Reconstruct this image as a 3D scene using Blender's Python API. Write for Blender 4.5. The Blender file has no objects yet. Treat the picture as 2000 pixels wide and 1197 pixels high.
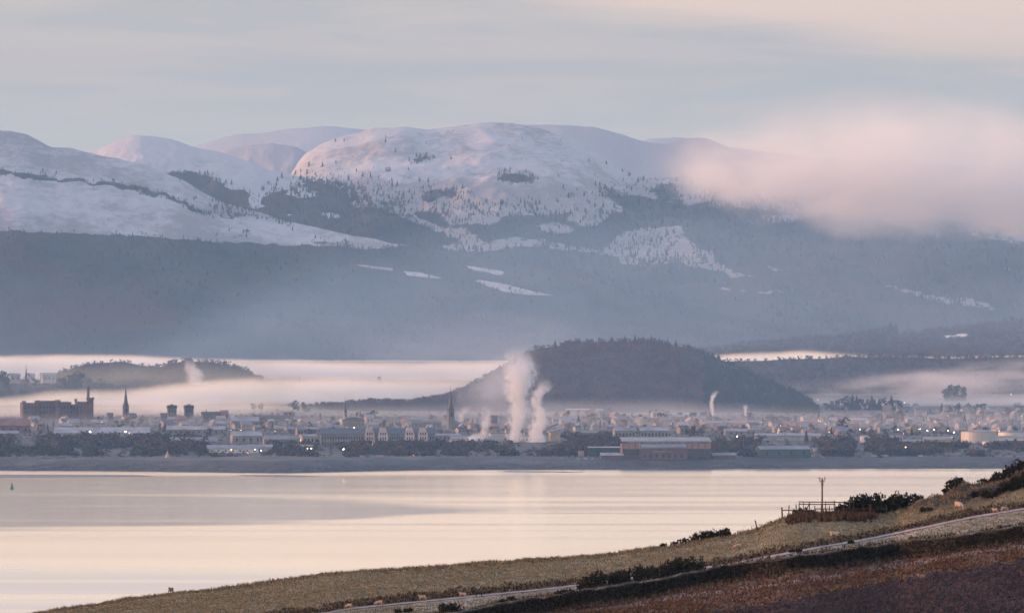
import bpy, math, random
import numpy as np
from mathutils import Vector, Matrix

S = bpy.context.scene
COL = S.collection
R = math.radians
rng = np.random.default_rng(7)
random.seed(7)

# ------------------------------------------------------------------ camera, sky, sun, exposure
CAM_Z = 122.0        # metres above the firth
F = 9600.0           # focal length in photograph pixels (2000 px wide)
WATER_R = 0.208
GLOW = (6.0, 3.0, 1.5)
HX, HY = 1000.0, 719.0

cam_data = bpy.data.cameras.new('camera')
cam = bpy.data.objects.new('camera', cam_data)
COL.objects.link(cam)
cam.location = (0, 0, CAM_Z)
cam.rotation_euler = (R(90), 0, 0)
cam_data.sensor_width = 36.0
cam_data.lens = 36.0 * F / 2000.0
cam_data.shift_y = (HY - 598.5) / 2000.0
cam_data.clip_start = 1.0
cam_data.clip_end = 80000.0
S.camera = cam

SUN_EL, SUN_AZ = R(4.2), R(-93)      # azimuth from +Y towards +X; the sun is low on the left
sun_dir = Vector((math.sin(SUN_AZ) * math.cos(SUN_EL), math.cos(SUN_AZ) * math.cos(SUN_EL), math.sin(SUN_EL)))
SUN_STRENGTH = 3.2
sd = bpy.data.lights.new('sun', 'SUN')
sd.energy = SUN_STRENGTH
sd.angle = R(0.6)
sd.color = (1.0, 0.60, 0.40)
sun = bpy.data.objects.new('sun', sd)
COL.objects.link(sun)
sun.rotation_euler = sun_dir.to_track_quat('Z', 'Y').to_euler()
sun.location = (-3000, 0, 3000)

world = bpy.data.worlds.new('World')
S.world = world
world.use_nodes = True
wt = world.node_tree
wt.nodes.clear()


def N(t, typ, **kw):
    n = t.nodes.new(typ)
    for k, v in kw.items():
        if hasattr(n, k):
            setattr(n, k, v)
        else:
            n.inputs[k].default_value = v
    return n


def L(t, a, b):
    t.links.new(a, b)


def M(t, op, a, b=None, c=None, clamp=False):
    n = t.nodes.new('ShaderNodeMath')
    n.operation = op
    n.use_clamp = clamp
    for i, v in enumerate((a, b, c)):
        if v is None:
            continue
        if isinstance(v, (int, float)):
            n.inputs[i].default_value = v
        else:
            t.links.new(v, n.inputs[i])
    return n.outputs[0]


def ramp(t, fac, stops, interp='LINEAR'):
    n = t.nodes.new('ShaderNodeValToRGB')
    n.color_ramp.interpolation = interp
    el = n.color_ramp.elements
    while len(el) < len(stops):
        el.new(0.5)
    for e, (p, c) in zip(el, stops):
        e.position = p
        e.color = (*c, 1) if len(c) == 3 else c
    if fac is not None:
        t.links.new(fac, n.inputs[0])
    return n.outputs[0]


def mixc(t, fac, a, b):
    n = t.nodes.new('ShaderNodeMix')
    n.data_type = 'RGBA'
    for s, v in ((0, fac), (6, a), (7, b)):
        if isinstance(v, (int, float)):
            n.inputs[s].default_value = v
        elif isinstance(v, tuple):
            n.inputs[s].default_value = (*v, 1)
        else:
            t.links.new(v, n.inputs[s])
    return n.outputs[2]


def maprange(t, v, a, b, c=0.0, d=1.0, smooth=True):
    n = t.nodes.new('ShaderNodeMapRange')
    n.interpolation_type = 'SMOOTHSTEP' if smooth else 'LINEAR'
    t.links.new(v, n.inputs[0])
    for i, x in zip((1, 2, 3, 4), (a, b, c, d)):
        n.inputs[i].default_value = x
    return n.outputs[0]


def build_world():
    t = wt
    out = N(t, 'ShaderNodeOutputWorld')
    sky = N(t, 'ShaderNodeTexSky', sky_type='NISHITA', sun_disc=False)
    sky.sun_elevation = SUN_EL
    sky.sun_rotation = SUN_AZ
    sky.air_density, sky.dust_density, sky.ozone_density = 1.0, 1.5, 1.5
    bg1 = N(t, 'ShaderNodeBackground')
    bg1.inputs[1].default_value = 0.15
    L(t, sky.outputs[0], bg1.inputs[0])
    tc = N(t, 'ShaderNodeTexCoord')
    sep = N(t, 'ShaderNodeSeparateXYZ')
    L(t, tc.outputs['Generated'], sep.inputs[0])
    x, y, z = sep.outputs
    zc = M(t, 'MAXIMUM', z, 0.0)
    # veil of high cloud: colour by height above the horizon, broken by streaks in a flat layer
    zz = M(t, 'ADD', zc, 0.03)
    comb = N(t, 'ShaderNodeCombineXYZ')
    L(t, M(t, 'MULTIPLY', M(t, 'DIVIDE', x, zz), 1.1), comb.inputs[0])
    L(t, M(t, 'MULTIPLY', M(t, 'DIVIDE', y, zz), 0.95), comb.inputs[1])
    n1 = N(t, 'ShaderNodeTexNoise')
    n1.inputs['Scale'].default_value = 0.95
    n1.inputs['Detail'].default_value = 5
    n1.inputs['Roughness'].default_value = 0.55
    n1.inputs['Distortion'].default_value = 0.8
    L(t, comb.outputs[0], n1.inputs['Vector'])
    el = M(t, 'POWER', zc, 0.5)          # 0.05 -> .22, 0.075 -> .27, .25 -> .5
    base = ramp(t, el, [(0.0, (.44, .50, .52)), (.16, (.455, .505, .52)), (.20, (.405, .442, .475)), (.245, (.385, .418, .468)),
                        (.28, (.47, .475, .485)), (.335, (2.15, 1.46, .74)), (.44, (2.2, 1.50, .76)), (.54, (.90, .91, .96)),
                        (.70, (.56, .77, 1.14)), (1.0, (.46, .73, 1.28))])
    pink = ramp(t, el, [(0.0, (.48, .50, .50)), (.20, (.47, .48, .485)), (.25, (.62, .53, .49)), (.285, (.86, .685, .60)),
                        (.40, (2.25, 1.52, .72)), (.54, (.94, .93, .95)), (1.0, (.48, .73, 1.24))])
    streak = maprange(t, n1.outputs[0], .40, .62)
    # the pink sheet of cloud in the upper right of the view
    az = M(t, 'DIVIDE', x, M(t, 'MAXIMUM', y, 0.05))
    edge = M(t, 'ADD', M(t, 'MULTIPLY', az, -0.11), 0.0705)
    sheet = maprange(t, M(t, 'SUBTRACT', M(t, 'ADD', zc, M(t, 'MULTIPLY', M(t, 'SUBTRACT', n1.outputs[0], .5), .02)), edge), -.003, .006)
    sheet = M(t, 'MULTIPLY', sheet, maprange(t, az, -.03, .04))
    sheet = M(t, 'MULTIPLY', sheet, maprange(t, y, 0.0, .5))
    col = mixc(t, M(t, 'MAXIMUM', M(t, 'MULTIPLY', streak, .38), sheet), base, pink)
    # the dawn glow round the low sun on the left
    dt = N(t, 'ShaderNodeVectorMath', operation='DOT_PRODUCT')
    L(t, tc.outputs['Generated'], dt.inputs[0]); dt.inputs[1].default_value = (math.sin(SUN_AZ), math.cos(SUN_AZ), 0.08)
    gl = M(t, 'POWER', M(t, 'MAXIMUM', dt.outputs['Value'], 0.0), 7.0)
    gv = N(t, 'ShaderNodeVectorMath', operation='SCALE'); gv.inputs[0].default_value = GLOW; L(t, gl, gv.inputs['Scale'])
    ad = N(t, 'ShaderNodeVectorMath', operation='ADD'); L(t, col, ad.inputs[0]); L(t, gv.outputs[0], ad.inputs[1])
    col = ad.outputs[0]
    bg2 = N(t, 'ShaderNodeBackground')
    bg2.inputs[1].default_value = 1.0
    L(t, col, bg2.inputs[0])
    mix = N(t, 'ShaderNodeMixShader')
    mix.inputs[0].default_value = 0.88
    L(t, bg1.outputs[0], mix.inputs[1])
    L(t, bg2.outputs[0], mix.inputs[2])
    L(t, mix.outputs[0], out.inputs[0])


build_world()
world.cycles.sampling_method = 'MANUAL'
world.cycles.sample_map_resolution = 512

S.view_settings.view_transform = 'Standard'
S.view_settings.look = 'None'
S.view_settings.gamma = 1.0
S.view_settings.exposure = 0.0
S.view_settings.use_curve_mapping = False
S.render.engine = 'CYCLES'
cy = S.cycles
cy.max_bounces = 14
cy.diffuse_bounces = 2
cy.glossy_bounces = 2
cy.transmission_bounces = 2
cy.volume_bounces = 8
cy.transparent_max_bounces = 12
cy.use_denoising = True
cy.sample_clamp_indirect = 4.0
cy.caustics_reflective = False
cy.caustics_refractive = False
cy.volume_max_steps = 256

# ------------------------------------------------------------------ helpers


def P(px, py, D):
    """A point of the place at distance D that stands at (px, py) of the photograph."""
    return ((px - HX) / F * D, D, CAM_Z + (HY - py) / F * D)


_perm = np.random.default_rng(3).random((256, 256))


def vnoise(x, y):
    xi = np.floor(x).astype(int); yi = np.floor(y).astype(int)
    fx = x - xi; fy = y - yi
    fx = fx * fx * (3 - 2 * fx); fy = fy * fy * (3 - 2 * fy)
    a = _perm[xi & 255, yi & 255]; b = _perm[(xi + 1) & 255, yi & 255]
    c = _perm[xi & 255, (yi + 1) & 255]; d = _perm[(xi + 1) & 255, (yi + 1) & 255]
    return (a * (1 - fx) + b * fx) * (1 - fy) + (c * (1 - fx) + d * fx) * fy


def fbm(x, y, o=5, g=0.5):
    s = 0; a = 1; t = 0
    for i in range(o):
        s = s + a * vnoise(x * 2 ** i + 17.3 * i, y * 2 ** i + 5.1 * i); t += a; a *= g
    return s / t          # 0..1, mean .5


def sstep(a, b, x):
    t = np.clip((x - a) / (b - a), 0, 1)
    return t * t * (3 - 2 * t)


def poly(pts):
    xs = np.array([p[0] for p in pts], float); ys = np.array([p[1] for p in pts], float)
    return lambda u: np.interp(u, xs, ys)


def smoothpoly(pts, step=8, width=5):
    xs = np.array([p[0] for p in pts], float); ys = np.array([p[1] for p in pts], float)
    g = np.arange(xs[0], xs[-1] + step, step)
    v = np.interp(g, xs, ys)
    k = np.hanning(width + 2)[1:-1]; k /= k.sum()
    v = np.convolve(np.pad(v, width // 2, mode='edge'), k, 'valid')
    return lambda u: np.interp(u, g, v)


def mesh_np(name, verts, faces, mats, mat_index=None, smooth=False, attrs=None):
    """verts (n,3), faces (m,k) with k 3 or 4, or a list of such arrays."""
    me = bpy.data.meshes.new(name)
    fl = faces if isinstance(faces, list) else [faces]
    fl = [np.asarray(f, np.int32) for f in fl if len(f)]
    verts = np.asarray(verts, np.float32)
    me.vertices.add(len(verts)); me.vertices.foreach_set('co', verts.ravel())
    loops = np.concatenate([f.ravel() for f in fl])
    tot = np.concatenate([np.full(len(f), f.shape[1], np.int32) for f in fl])
    start = np.concatenate([[0], np.cumsum(tot)[:-1]]).astype(np.int32)
    me.loops.add(len(loops)); me.loops.foreach_set('vertex_index', loops)
    me.polygons.add(len(tot)); me.polygons.foreach_set('loop_start', start)
    me.polygons.foreach_set('loop_total', tot)
    for m in (mats if isinstance(mats, (list, tuple)) else [mats]):
        me.materials.append(m)
    if mat_index is not None:
        me.polygons.foreach_set('material_index', np.asarray(mat_index, np.int32))
    if smooth:
        me.polygons.foreach_set('use_smooth', np.ones(len(tot), bool))
    for k, v in (attrs or {}).items():
        a = me.attributes.new(k, 'FLOAT', 'POINT')
        a.data.foreach_set('value', np.asarray(v, np.float32).ravel())
    me.update(calc_edges=True)
    return me


def link(name, me, parent=None, label=None, cat=None, group=None, kind=None, loc=None, rot=None):
    o = bpy.data.objects.new(name, me)
    COL.objects.link(o)
    if parent is not None:
        o.parent = parent
    if loc is not None:
        o.location = loc
    if rot is not None:
        o.rotation_euler = rot
    for k, v in (('label', label), ('category', cat), ('group', group), ('kind', kind)):
        if v:
            o[k] = v
    return o


def grid_faces(nu, nv):
    i = np.arange(nu - 1)[:, None] * nv + np.arange(nv - 1)[None, :]
    i = i.ravel()
    return np.stack([i, i + nv, i + nv + 1, i + 1], 1)


class MB:
    """Collects boxes, prisms and tubes into one mesh."""
    def __init__(s):
        s.v = []; s.f = []; s.mi = []

    def add(s, vs, fs, mi=0):
        b = len(s.v); s.v.extend([tuple(v) for v in vs]); s.f.extend([tuple(i + b for i in f) for f in fs]); s.mi.extend([mi] * len(fs))

    def box(s, x0, x1, y0, y1, z0, z1, mi=0):
        v = [(x0, y0, z0), (x1, y0, z0), (x1, y1, z0), (x0, y1, z0), (x0, y0, z1), (x1, y0, z1), (x1, y1, z1), (x0, y1, z1)]
        s.add(v, [(0, 3, 2, 1), (4, 5, 6, 7), (0, 1, 5, 4), (1, 2, 6, 5), (2, 3, 7, 6), (3, 0, 4, 7)], mi)

    def prism(s, prof, axis, a, b, mi=0):
        """profile polygon in the plane across `axis` ('x': (y,z), 'y': (x,z)), run from a to b"""
        n = len(prof)
        if axis == 'x':
            v = [(a, p, q) for p, q in prof] + [(b, p, q) for p, q in prof]
        else:
            v = [(p, a, q) for p, q in prof] + [(p, b, q) for p, q in prof]
        f = [tuple(range(n)), tuple(range(2 * n - 1, n - 1, -1))] + [(i, n + i, n + (i + 1) % n, (i + 1) % n) for i in range(n)]
        s.add(v, f, mi)

    def lathe(s, prof, n=10, cx=0, cy=0, mi=0):
        """profile [(r,z)...] turned about the z axis"""
        v = []; f = []
        for r, z in prof:
            for k in range(n):
                a = 2 * math.pi * k / n
                v.append((cx + r * math.cos(a), cy + r * math.sin(a), z))
        for j in range(len(prof) - 1):
            for k in range(n):
                f.append((j * n + k, j * n + (k + 1) % n, (j + 1) * n + (k + 1) % n, (j + 1) * n + k))
        f.append(tuple(range(n - 1, -1, -1)))
        f.append(tuple((len(prof) - 1) * n + k for k in range(n)))
        s.add(v, f, mi)

    def tube(s, pts, rad, n=6, mi=0):
        v = []; f = []
        for i, p in enumerate(pts):
            p = Vector(p)
            d = (Vector(pts[min(i + 1, len(pts) - 1)]) - Vector(pts[max(i - 1, 0)])).normalized()
            a = d.orthogonal().normalized(); b = d.cross(a)
            r = rad[i] if isinstance(rad, (list, tuple)) else rad
            for k in range(n):
                q = p + (a * math.cos(2 * math.pi * k / n) + b * math.sin(2 * math.pi * k / n)) * r
                v.append(tuple(q))
        for j in range(len(pts) - 1):
            for k in range(n):
                f.append((j * n + k, j * n + (k + 1) % n, (j + 1) * n + (k + 1) % n, (j + 1) * n + k))
        f.append(tuple(range(n - 1, -1, -1))); f.append(tuple((len(pts) - 1) * n + k for k in range(n)))
        s.add(v, f, mi)

    def mesh(s, name, mats, smooth=False):
        me = bpy.data.meshes.new(name)
        me.from_pydata(s.v, [], s.f)
        for m in (mats if isinstance(mats, (list, tuple)) else [mats]):
            me.materials.append(m)
        me.polygons.foreach_set('material_index', s.mi)
        if smooth:
            me.polygons.foreach_set('use_smooth', [True] * len(s.f))
        me.update()
        return me

ORD = ['leftmost', 'second', 'third', 'fourth', 'fifth', 'sixth', 'seventh', 'eighth', 'ninth', 'tenth', 'eleventh', 'twelfth', 'thirteenth', 'fourteenth', 'fifteenth', 'sixteenth', 'seventeenth', 'eighteenth', 'nineteenth', 'twentieth']
ORD += ['twenty-' + w for w in ('first', 'second', 'third', 'fourth', 'fifth', 'sixth', 'seventh', 'eighth', 'ninth')] + ['thirtieth', 'thirty-first']
LANDMARKS = [(113, 800, 'castle'), (247, 800, 'tall dark steeple'), (337, 805, 'left dark tower'), (370, 805, 'right dark tower'), (440, 815, 'narrow pink house'), (478, 822, 'pale grey hall'), (14, 835, 'red-roofed building'), (140, 842, 'long warehouse left half'),
             (260, 842, 'long warehouse right half'), (383, 842, 'grey warehouse'), (455, 880, 'broad depot'), (483, 855, 'dark-fronted depot'), (530, 820, 'saw-edged block'), (606, 858, 'cream sunlit house'), (691, 822, 'domed hall'), (675, 810, 'slim spire'),
             (660, 850, 'left gabled wing'), (730, 850, 'first pale gable'), (800, 850, 'third pale gable'), (745, 828, 'pink flat block'), (882, 810, 'tall grey spire'), (920, 858, 'pale warehouse'), (980, 850, 'twin factory lamps'), (1050, 855, 'thickest steam'),
             (1085, 845, 'cream silo'), (1100, 820, 'windowed terrace'), (1128, 800, 'left thin roof'), (1210, 798, 'right thin roof'), (1282, 808, 'white hillfoot house'), (1222, 848, 'left hipped hall'), (1278, 848, 'right hipped hall'), (1322, 818, 'pink lit building'),
             (1368, 820, 'cream lit building'), (1393, 820, 'curling smoke'), (1456, 820, 'straight smoke'), (1440, 846, 'lamp-lit shed'), (1540, 852, 'long white shed'), (1552, 828, 'pinkish terrace'), (1637, 825, 'stubby chimney'), (1656, 822, 'pale low terrace'),
             (1700, 855, 'two small tanks'), (1750, 856, 'medium tank'), (1832, 860, 'long cream shed'), (1915, 850, 'great tank'), (1880, 812, 'large suburb tree'), (1812, 810, 'small suburb conifer'), (1761, 808, 'bare suburb tree'), (1968, 800, 'wide bare tree'),
             (1995, 800, 'rightmost dark tree'), (1680, 785, 'conifer row')]


def beside(px, py):
    """words that say where (px, py) lies by the nearest landmark"""
    d, x, y, nm = min((math.hypot(px - a, (py - c) * 1.8), a, c, nm) for a, c, nm in LANDMARKS)
    how = 'just ' if d < 22 else '' if d < 45 else 'well '
    if abs(px - x) > 1.6 * abs(py - y):
        w = 'right of' if px > x else 'left of'
    elif py < y:
        w = 'behind and right of' if px > x + 6 else 'behind and left of' if px < x - 6 else 'behind'
    else:
        w = 'before and right of' if px > x + 6 else 'before and left of' if px < x - 6 else 'before'
    return f'{how}{w} the {nm}'


# ------------------------------------------------------------------ materials


def newmat(name):
    m = bpy.data.materials.new(name)
    m.use_nodes = True
    t = m.node_tree
    t.nodes.clear()
    out = t.nodes.new('ShaderNodeOutputMaterial')
    return m, t, out


def surf(name, c1, c2=None, scale=1.0, rough=0.8, bump=0.0, bscale=None, stretch=None, spec=0.3, detail=4, lo=.35, hi=.65):
    """Principled surface whose colour wanders between c1 and c2 with object-space noise."""
    m, t, out = newmat(name)
    b = N(t, 'ShaderNodeBsdfPrincipled')
    b.inputs['Roughness'].default_value = rough
    b.inputs['Specular IOR Level'].default_value = spec
    L(t, b.outputs[0], out.inputs[0])
    geo = N(t, 'ShaderNodeNewGeometry')
    vec = geo.outputs['Position']
    if stretch:
        mp = N(t, 'ShaderNodeMapping'); mp.inputs['Scale'].default_value = stretch
        L(t, vec, mp.inputs[0]); vec = mp.outputs[0]
    n = N(t, 'ShaderNodeTexNoise'); n.inputs['Scale'].default_value = scale; n.inputs['Detail'].default_value = detail
    L(t, vec, n.inputs['Vector'])
    col = ramp(t, n.outputs[0], [(lo, c1), (hi, c2 or tuple(x * .75 for x in c1))])
    oi = N(t, 'ShaderNodeObjectInfo')
    hs = N(t, 'ShaderNodeHueSaturation')
    L(t, maprange(t, oi.outputs['Random'], 0, 1, .82, 1.18, False), hs.inputs['Value'])
    L(t, col, hs.inputs['Color'])
    L(t, hs.outputs[0], b.inputs['Base Color'])
    if bump:
        n2 = N(t, 'ShaderNodeTexNoise'); n2.inputs['Scale'].default_value = bscale or scale * 4; n2.inputs['Detail'].default_value = 3
        L(t, vec, n2.inputs['Vector'])
        bp = N(t, 'ShaderNodeBump'); bp.inputs['Strength'].default_value = bump; bp.inputs['Distance'].default_value = 1.0 / (bscale or scale * 4)
        L(t, n2.outputs[0], bp.inputs['Height']); L(t, bp.outputs[0], b.inputs['Normal'])
    return m


def volmat(name, density, color=(1, 1, 1), aniso=0.0, absorb=(0, 0, 0)):
    m, t, out = newmat(name)
    v = N(t, 'ShaderNodeVolumePrincipled')
    v.inputs['Color'].default_value = (*color, 1)
    v.inputs['Density'].default_value = density
    v.inputs['Anisotropy'].default_value = aniso
    v.inputs['Absorption Color'].default_value = (*absorb, 1)
    L(t, v.outputs[0], out.inputs['Volume'])
    return m, t, v
# ------------------------------------------------------------------ haze: the air itself
air_mat, _t, air_vol = volmat('air', 2.35e-5, (.385, .655, 1.0), 0.0, (1, 1, 1))
mb = MB(); mb.box(-16000, 16000, -2500, 26500, -1.5, 1420)
link('haze', mb.mesh('haze', air_mat), kind='stuff')

# ------------------------------------------------------------------ hills and mountains
def hill_material(name, snow, heath, forest, snow_amount=.5, nscale=.004):
    """snow over heath, with forest where the attribute `cover` says woods stand"""
    m, t, out = newmat(name)
    b = N(t, 'ShaderNodeBsdfPrincipled'); b.inputs['Roughness'].default_value = .9
    b.inputs['Specular IOR Level'].default_value = .1
    L(t, b.outputs[0], out.inputs[0])
    geo = N(t, 'ShaderNodeNewGeometry')
    mp = N(t, 'ShaderNodeMapping'); mp.inputs['Scale'].default_value = (1, .45, 1.6); L(t, geo.outputs['Position'], mp.inputs[0])
    n = N(t, 'ShaderNodeTexNoise'); n.inputs['Scale'].default_value = nscale; n.inputs['Detail'].default_value = 9; n.inputs['Roughness'].default_value = .62
    L(t, mp.outputs[0], n.inputs['Vector'])
    n2 = N(t, 'ShaderNodeTexNoise'); n2.inputs['Scale'].default_value = nscale * 9; n2.inputs['Detail'].default_value = 6; n2.inputs['Roughness'].default_value = .7
    L(t, mp.outputs[0], n2.inputs['Vector'])
    at = N(t, 'ShaderNodeAttribute', attribute_name='cover')
    sn = N(t, 'ShaderNodeAttribute', attribute_name='snow')
    f = M(t, 'ADD', M(t, 'MULTIPLY', n.outputs[0], .6), M(t, 'MULTIPLY', n2.outputs[0], .4))
    ground = mixc(t, maprange(t, M(t, 'ADD', f, M(t, 'MULTIPLY', M(t, 'SUBTRACT', sn.outputs['Fac'], .5), .6)), .62 - snow_amount * .3, .78 - snow_amount * .3), heath, snow)
    cov = maprange(t, M(t, 'ADD', at.outputs['Fac'], M(t, 'MULTIPLY', M(t, 'SUBTRACT', n2.outputs[0], .5), .9)), .42, .58)
    n3 = N(t, 'ShaderNodeTexNoise'); n3.inputs['Scale'].default_value = .0016; n3.inputs['Detail'].default_value = 4; n3.inputs['Distortion'].default_value = .6; L(t, mp.outputs[0], n3.inputs['Vector'])
    fcol = mixc(t, maprange(t, n.outputs[0], .35, .65), forest, tuple(c * k for c, k in zip(forest, (2.2, 1.6, 1.45))))
    fcol = mixc(t, maprange(t, n3.outputs[0], .50, .62), fcol, (.062, .046, .040))
    L(t, mixc(t, cov, ground, fcol), b.inputs['Base Color'])
    bp = N(t, 'ShaderNodeBump'); bp.inputs['Strength'].default_value = .6; bp.inputs['Distance'].default_value = 18
    L(t, f, bp.inputs['Height']); L(t, bp.outputs[0], b.inputs['Normal'])
    return m


class Ridge:
    """A hill with its crest and foot at known heights and distances; keeps its grid for planting trees."""
    def __init__(s, name, crest, foot, Df, Dc, Db, zb, u0, u1, du, rows, mat, amp=0, nsc=.002, cover=None, snow=None, power=1.0, tail=8, seed=0, label=None, kind='structure', rough=1.5, taper=0):
        u = np.arange(u0, u1 + du, du)
        c = crest(u); f = foot(u)
        df = Df(u) if callable(Df) else np.full_like(u, Df, float)
        dc = Dc(u) if callable(Dc) else np.full_like(u, Dc, float)
        db = Db(u) if callable(Db) else np.full_like(u, Db, float)
        t = np.linspace(0, 1, rows)
        sh = t ** power
        U = np.repeat(u[:, None], rows, 1)
        D = df[:, None] + (dc - df)[:, None] * t
        PY = f[:, None] + (c - f)[:, None] * sh
        X = (U - HX) / F * D; Z = CAM_Z + (HY - PY) / F * D
        n = fbm(X * nsc + seed, D * nsc * .8 + seed * 1.7, 6, .5) - .5
        rid = 1 - np.abs(fbm(X * nsc * 1.7 + 31 + seed, D * nsc * .5 + 9, 5, .55) * 2 - 1)
        prof = np.sin(np.pi * np.clip(t, 0, 1)) ** .7
        Z = Z + amp * (n * 1.6 + (rid - .75) * .9) * prof[None, :] * np.clip(((f - c) / 150), .15, 1.2)[:, None]
        det = (fbm(X * nsc * 6 + 7, D * nsc * 2.2 + seed, 5, .6) - .5) * .55 + (.75 - np.abs(fbm(X * nsc * 4 + 3, D * nsc * 1.1, 4) * 2 - 1)) * .25
        Z = Z + amp * det * (prof[None, :] * .8 + .05) * np.clip(((f - c) / 150), .15, 1.2)[:, None]
        if rough:
            Z = Z + (fbm(X * .02, D * .02, 3) - .5) * rough * 2 * t[None, :] ** 2
        s.PY = HY - (Z - CAM_Z) / D * F
        s.U, s.D, s.X, s.Z = U, D, X, Z
        cov = cover(U, s.PY) if cover else np.zeros_like(U)
        sno = snow(U, s.PY) if snow else np.full_like(U, .5)
        s.cov = cov
        q = np.linspace(0, 1, tail + 1)[1:]
        Dt = dc[:, None] + (db - dc)[:, None] * q
        zt = Z[:, -1][:, None] + (zb - Z[:, -1][:, None]) * (q ** 1.6)
        Xt = (u[:, None] - HX) / F * Dt
        XX = np.concatenate([X, Xt], 1); DD = np.concatenate([D, Dt], 1); ZZ = np.concatenate([Z, zt], 1)
        cc = np.concatenate([cov, np.repeat(cov[:, -1:], tail, 1)], 1); ss = np.concatenate([sno, np.repeat(sno[:, -1:], tail, 1)], 1)
        me = mesh_np(name, np.stack([XX, DD, ZZ], -1).reshape(-1, 3), grid_faces(len(u), rows + tail), mat, smooth=True, attrs={'cover': cc, 'snow': ss})
        s.o = link(name, me, kind=kind, label=label)

    def sample(s, n, weight=None, rs=None):
        """n random points (x, y, z, px, py) of the near face"""
        rs = rs or np.random.default_rng(5)
        nu, nv = s.U.shape
        if weight is None:
            i = rs.random(n) * (nu - 1); j = rs.random(n) * (nv - 1)
        else:
            w = weight.ravel() / weight.sum()
            k = rs.choice(nu * nv, n, p=w)
            i = np.clip(k // nv + rs.random(n) - .5, 0, nu - 1.001); j = np.clip(k % nv + rs.random(n) - .5, 0, nv - 1.001)
        i0 = i.astype(int); j0 = j.astype(int); a = i - i0; b = j - j0
        def g(A):
            return (A[i0, j0] * (1 - a) + A[i0 + 1, j0] * a) * (1 - b) + (A[i0, j0 + 1] * (1 - a) + A[i0 + 1, j0 + 1] * a) * b
        return np.stack([g(s.X), g(s.D), g(s.Z)], -1), g(s.U), g(s.PY)


def poly_mask(pts, soft=6, nz=0, nsc=.03):
    """1 inside the outline, fading over `soft`, the border broken by noise"""
    pts = np.array(pts, float)
    def fn(U, V):
        u = U + (fbm(U * nsc, V * nsc * 2.2, 4) - .5) * nz * 2
        v = V + (fbm(U * nsc + 40, V * nsc * 2.2 + 7, 4) - .5) * nz
        ins = np.zeros(U.shape, bool); dist = np.full(U.shape, 1e9)
        m = len(pts)
        for k in range(m):
            x1, y1 = pts[k]; x2, y2 = pts[(k + 1) % m]
            cond = ((y1 > v) != (y2 > v))
            with np.errstate(divide='ignore', invalid='ignore'):
                xi = (x2 - x1) * (v - y1) / (y2 - y1 + 1e-12) + x1
            ins ^= cond & (u < xi)
            dx, dy = x2 - x1, y2 - y1
            tt = np.clip(((u - x1) * dx + (v - y1) * dy) / (dx * dx + dy * dy + 1e-9), 0, 1)
            dist = np.minimum(dist, np.hypot(u - x1 - tt * dx, v - y1 - tt * dy))
        sd_ = np.where(ins, dist, -dist)
        return sstep(-soft / 2, soft / 2, sd_)
    return fn


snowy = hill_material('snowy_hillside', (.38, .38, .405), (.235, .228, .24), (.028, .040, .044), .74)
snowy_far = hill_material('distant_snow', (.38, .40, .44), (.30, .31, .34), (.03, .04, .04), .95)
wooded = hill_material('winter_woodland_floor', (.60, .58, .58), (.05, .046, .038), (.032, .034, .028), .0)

# far pale hills
far_c = smoothpoly([(-1500, 330), (-300, 300), (150, 300), (300, 300), (380, 285), (430, 271), (470, 262), (520, 260), (580, 250), (640, 246), (700, 252), (760, 262),
                    (900, 300), (1200, 300), (1260, 272), (1330, 268), (1400, 285), (1600, 310), (2000, 330), (3500, 330)])
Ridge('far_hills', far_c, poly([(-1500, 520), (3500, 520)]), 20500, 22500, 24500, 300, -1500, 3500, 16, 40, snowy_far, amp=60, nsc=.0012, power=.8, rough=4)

# back ridge on the right of the dome
back_c = smoothpoly([(-1500, 420), (800, 330), (920, 262), (980, 243), (1060, 244), (1110, 245), (1160, 249), (1200, 259), (1240, 272), (1280, 281), (1310, 281), (1335, 271), (1360, 269),
                     (1390, 274), (1430, 292), (1500, 312), (1700, 330), (2000, 325), (3500, 330)])
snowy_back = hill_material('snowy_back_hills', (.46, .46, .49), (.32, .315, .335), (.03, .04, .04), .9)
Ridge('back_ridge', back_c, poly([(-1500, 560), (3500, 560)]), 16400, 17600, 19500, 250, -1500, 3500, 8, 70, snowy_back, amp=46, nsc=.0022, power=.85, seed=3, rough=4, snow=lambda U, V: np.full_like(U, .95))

# small dome behind the second hill
small_c = smoothpoly([(200, 420), (330, 330), (400, 305), (440, 292), (480, 285), (530, 281), (575, 286), (600, 298), (622, 325), (650, 345), (720, 390), (900, 440)], 6, 3)
Ridge('shoulder_hill', small_c, poly([(200, 500), (900, 520)]), 15700, 16400, 17300, 250, 200, 900, 4, 50, snowy_back, amp=24, nsc=.003, power=.8, seed=5, rough=3, snow=lambda U, V: np.full_like(U, .8))

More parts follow.
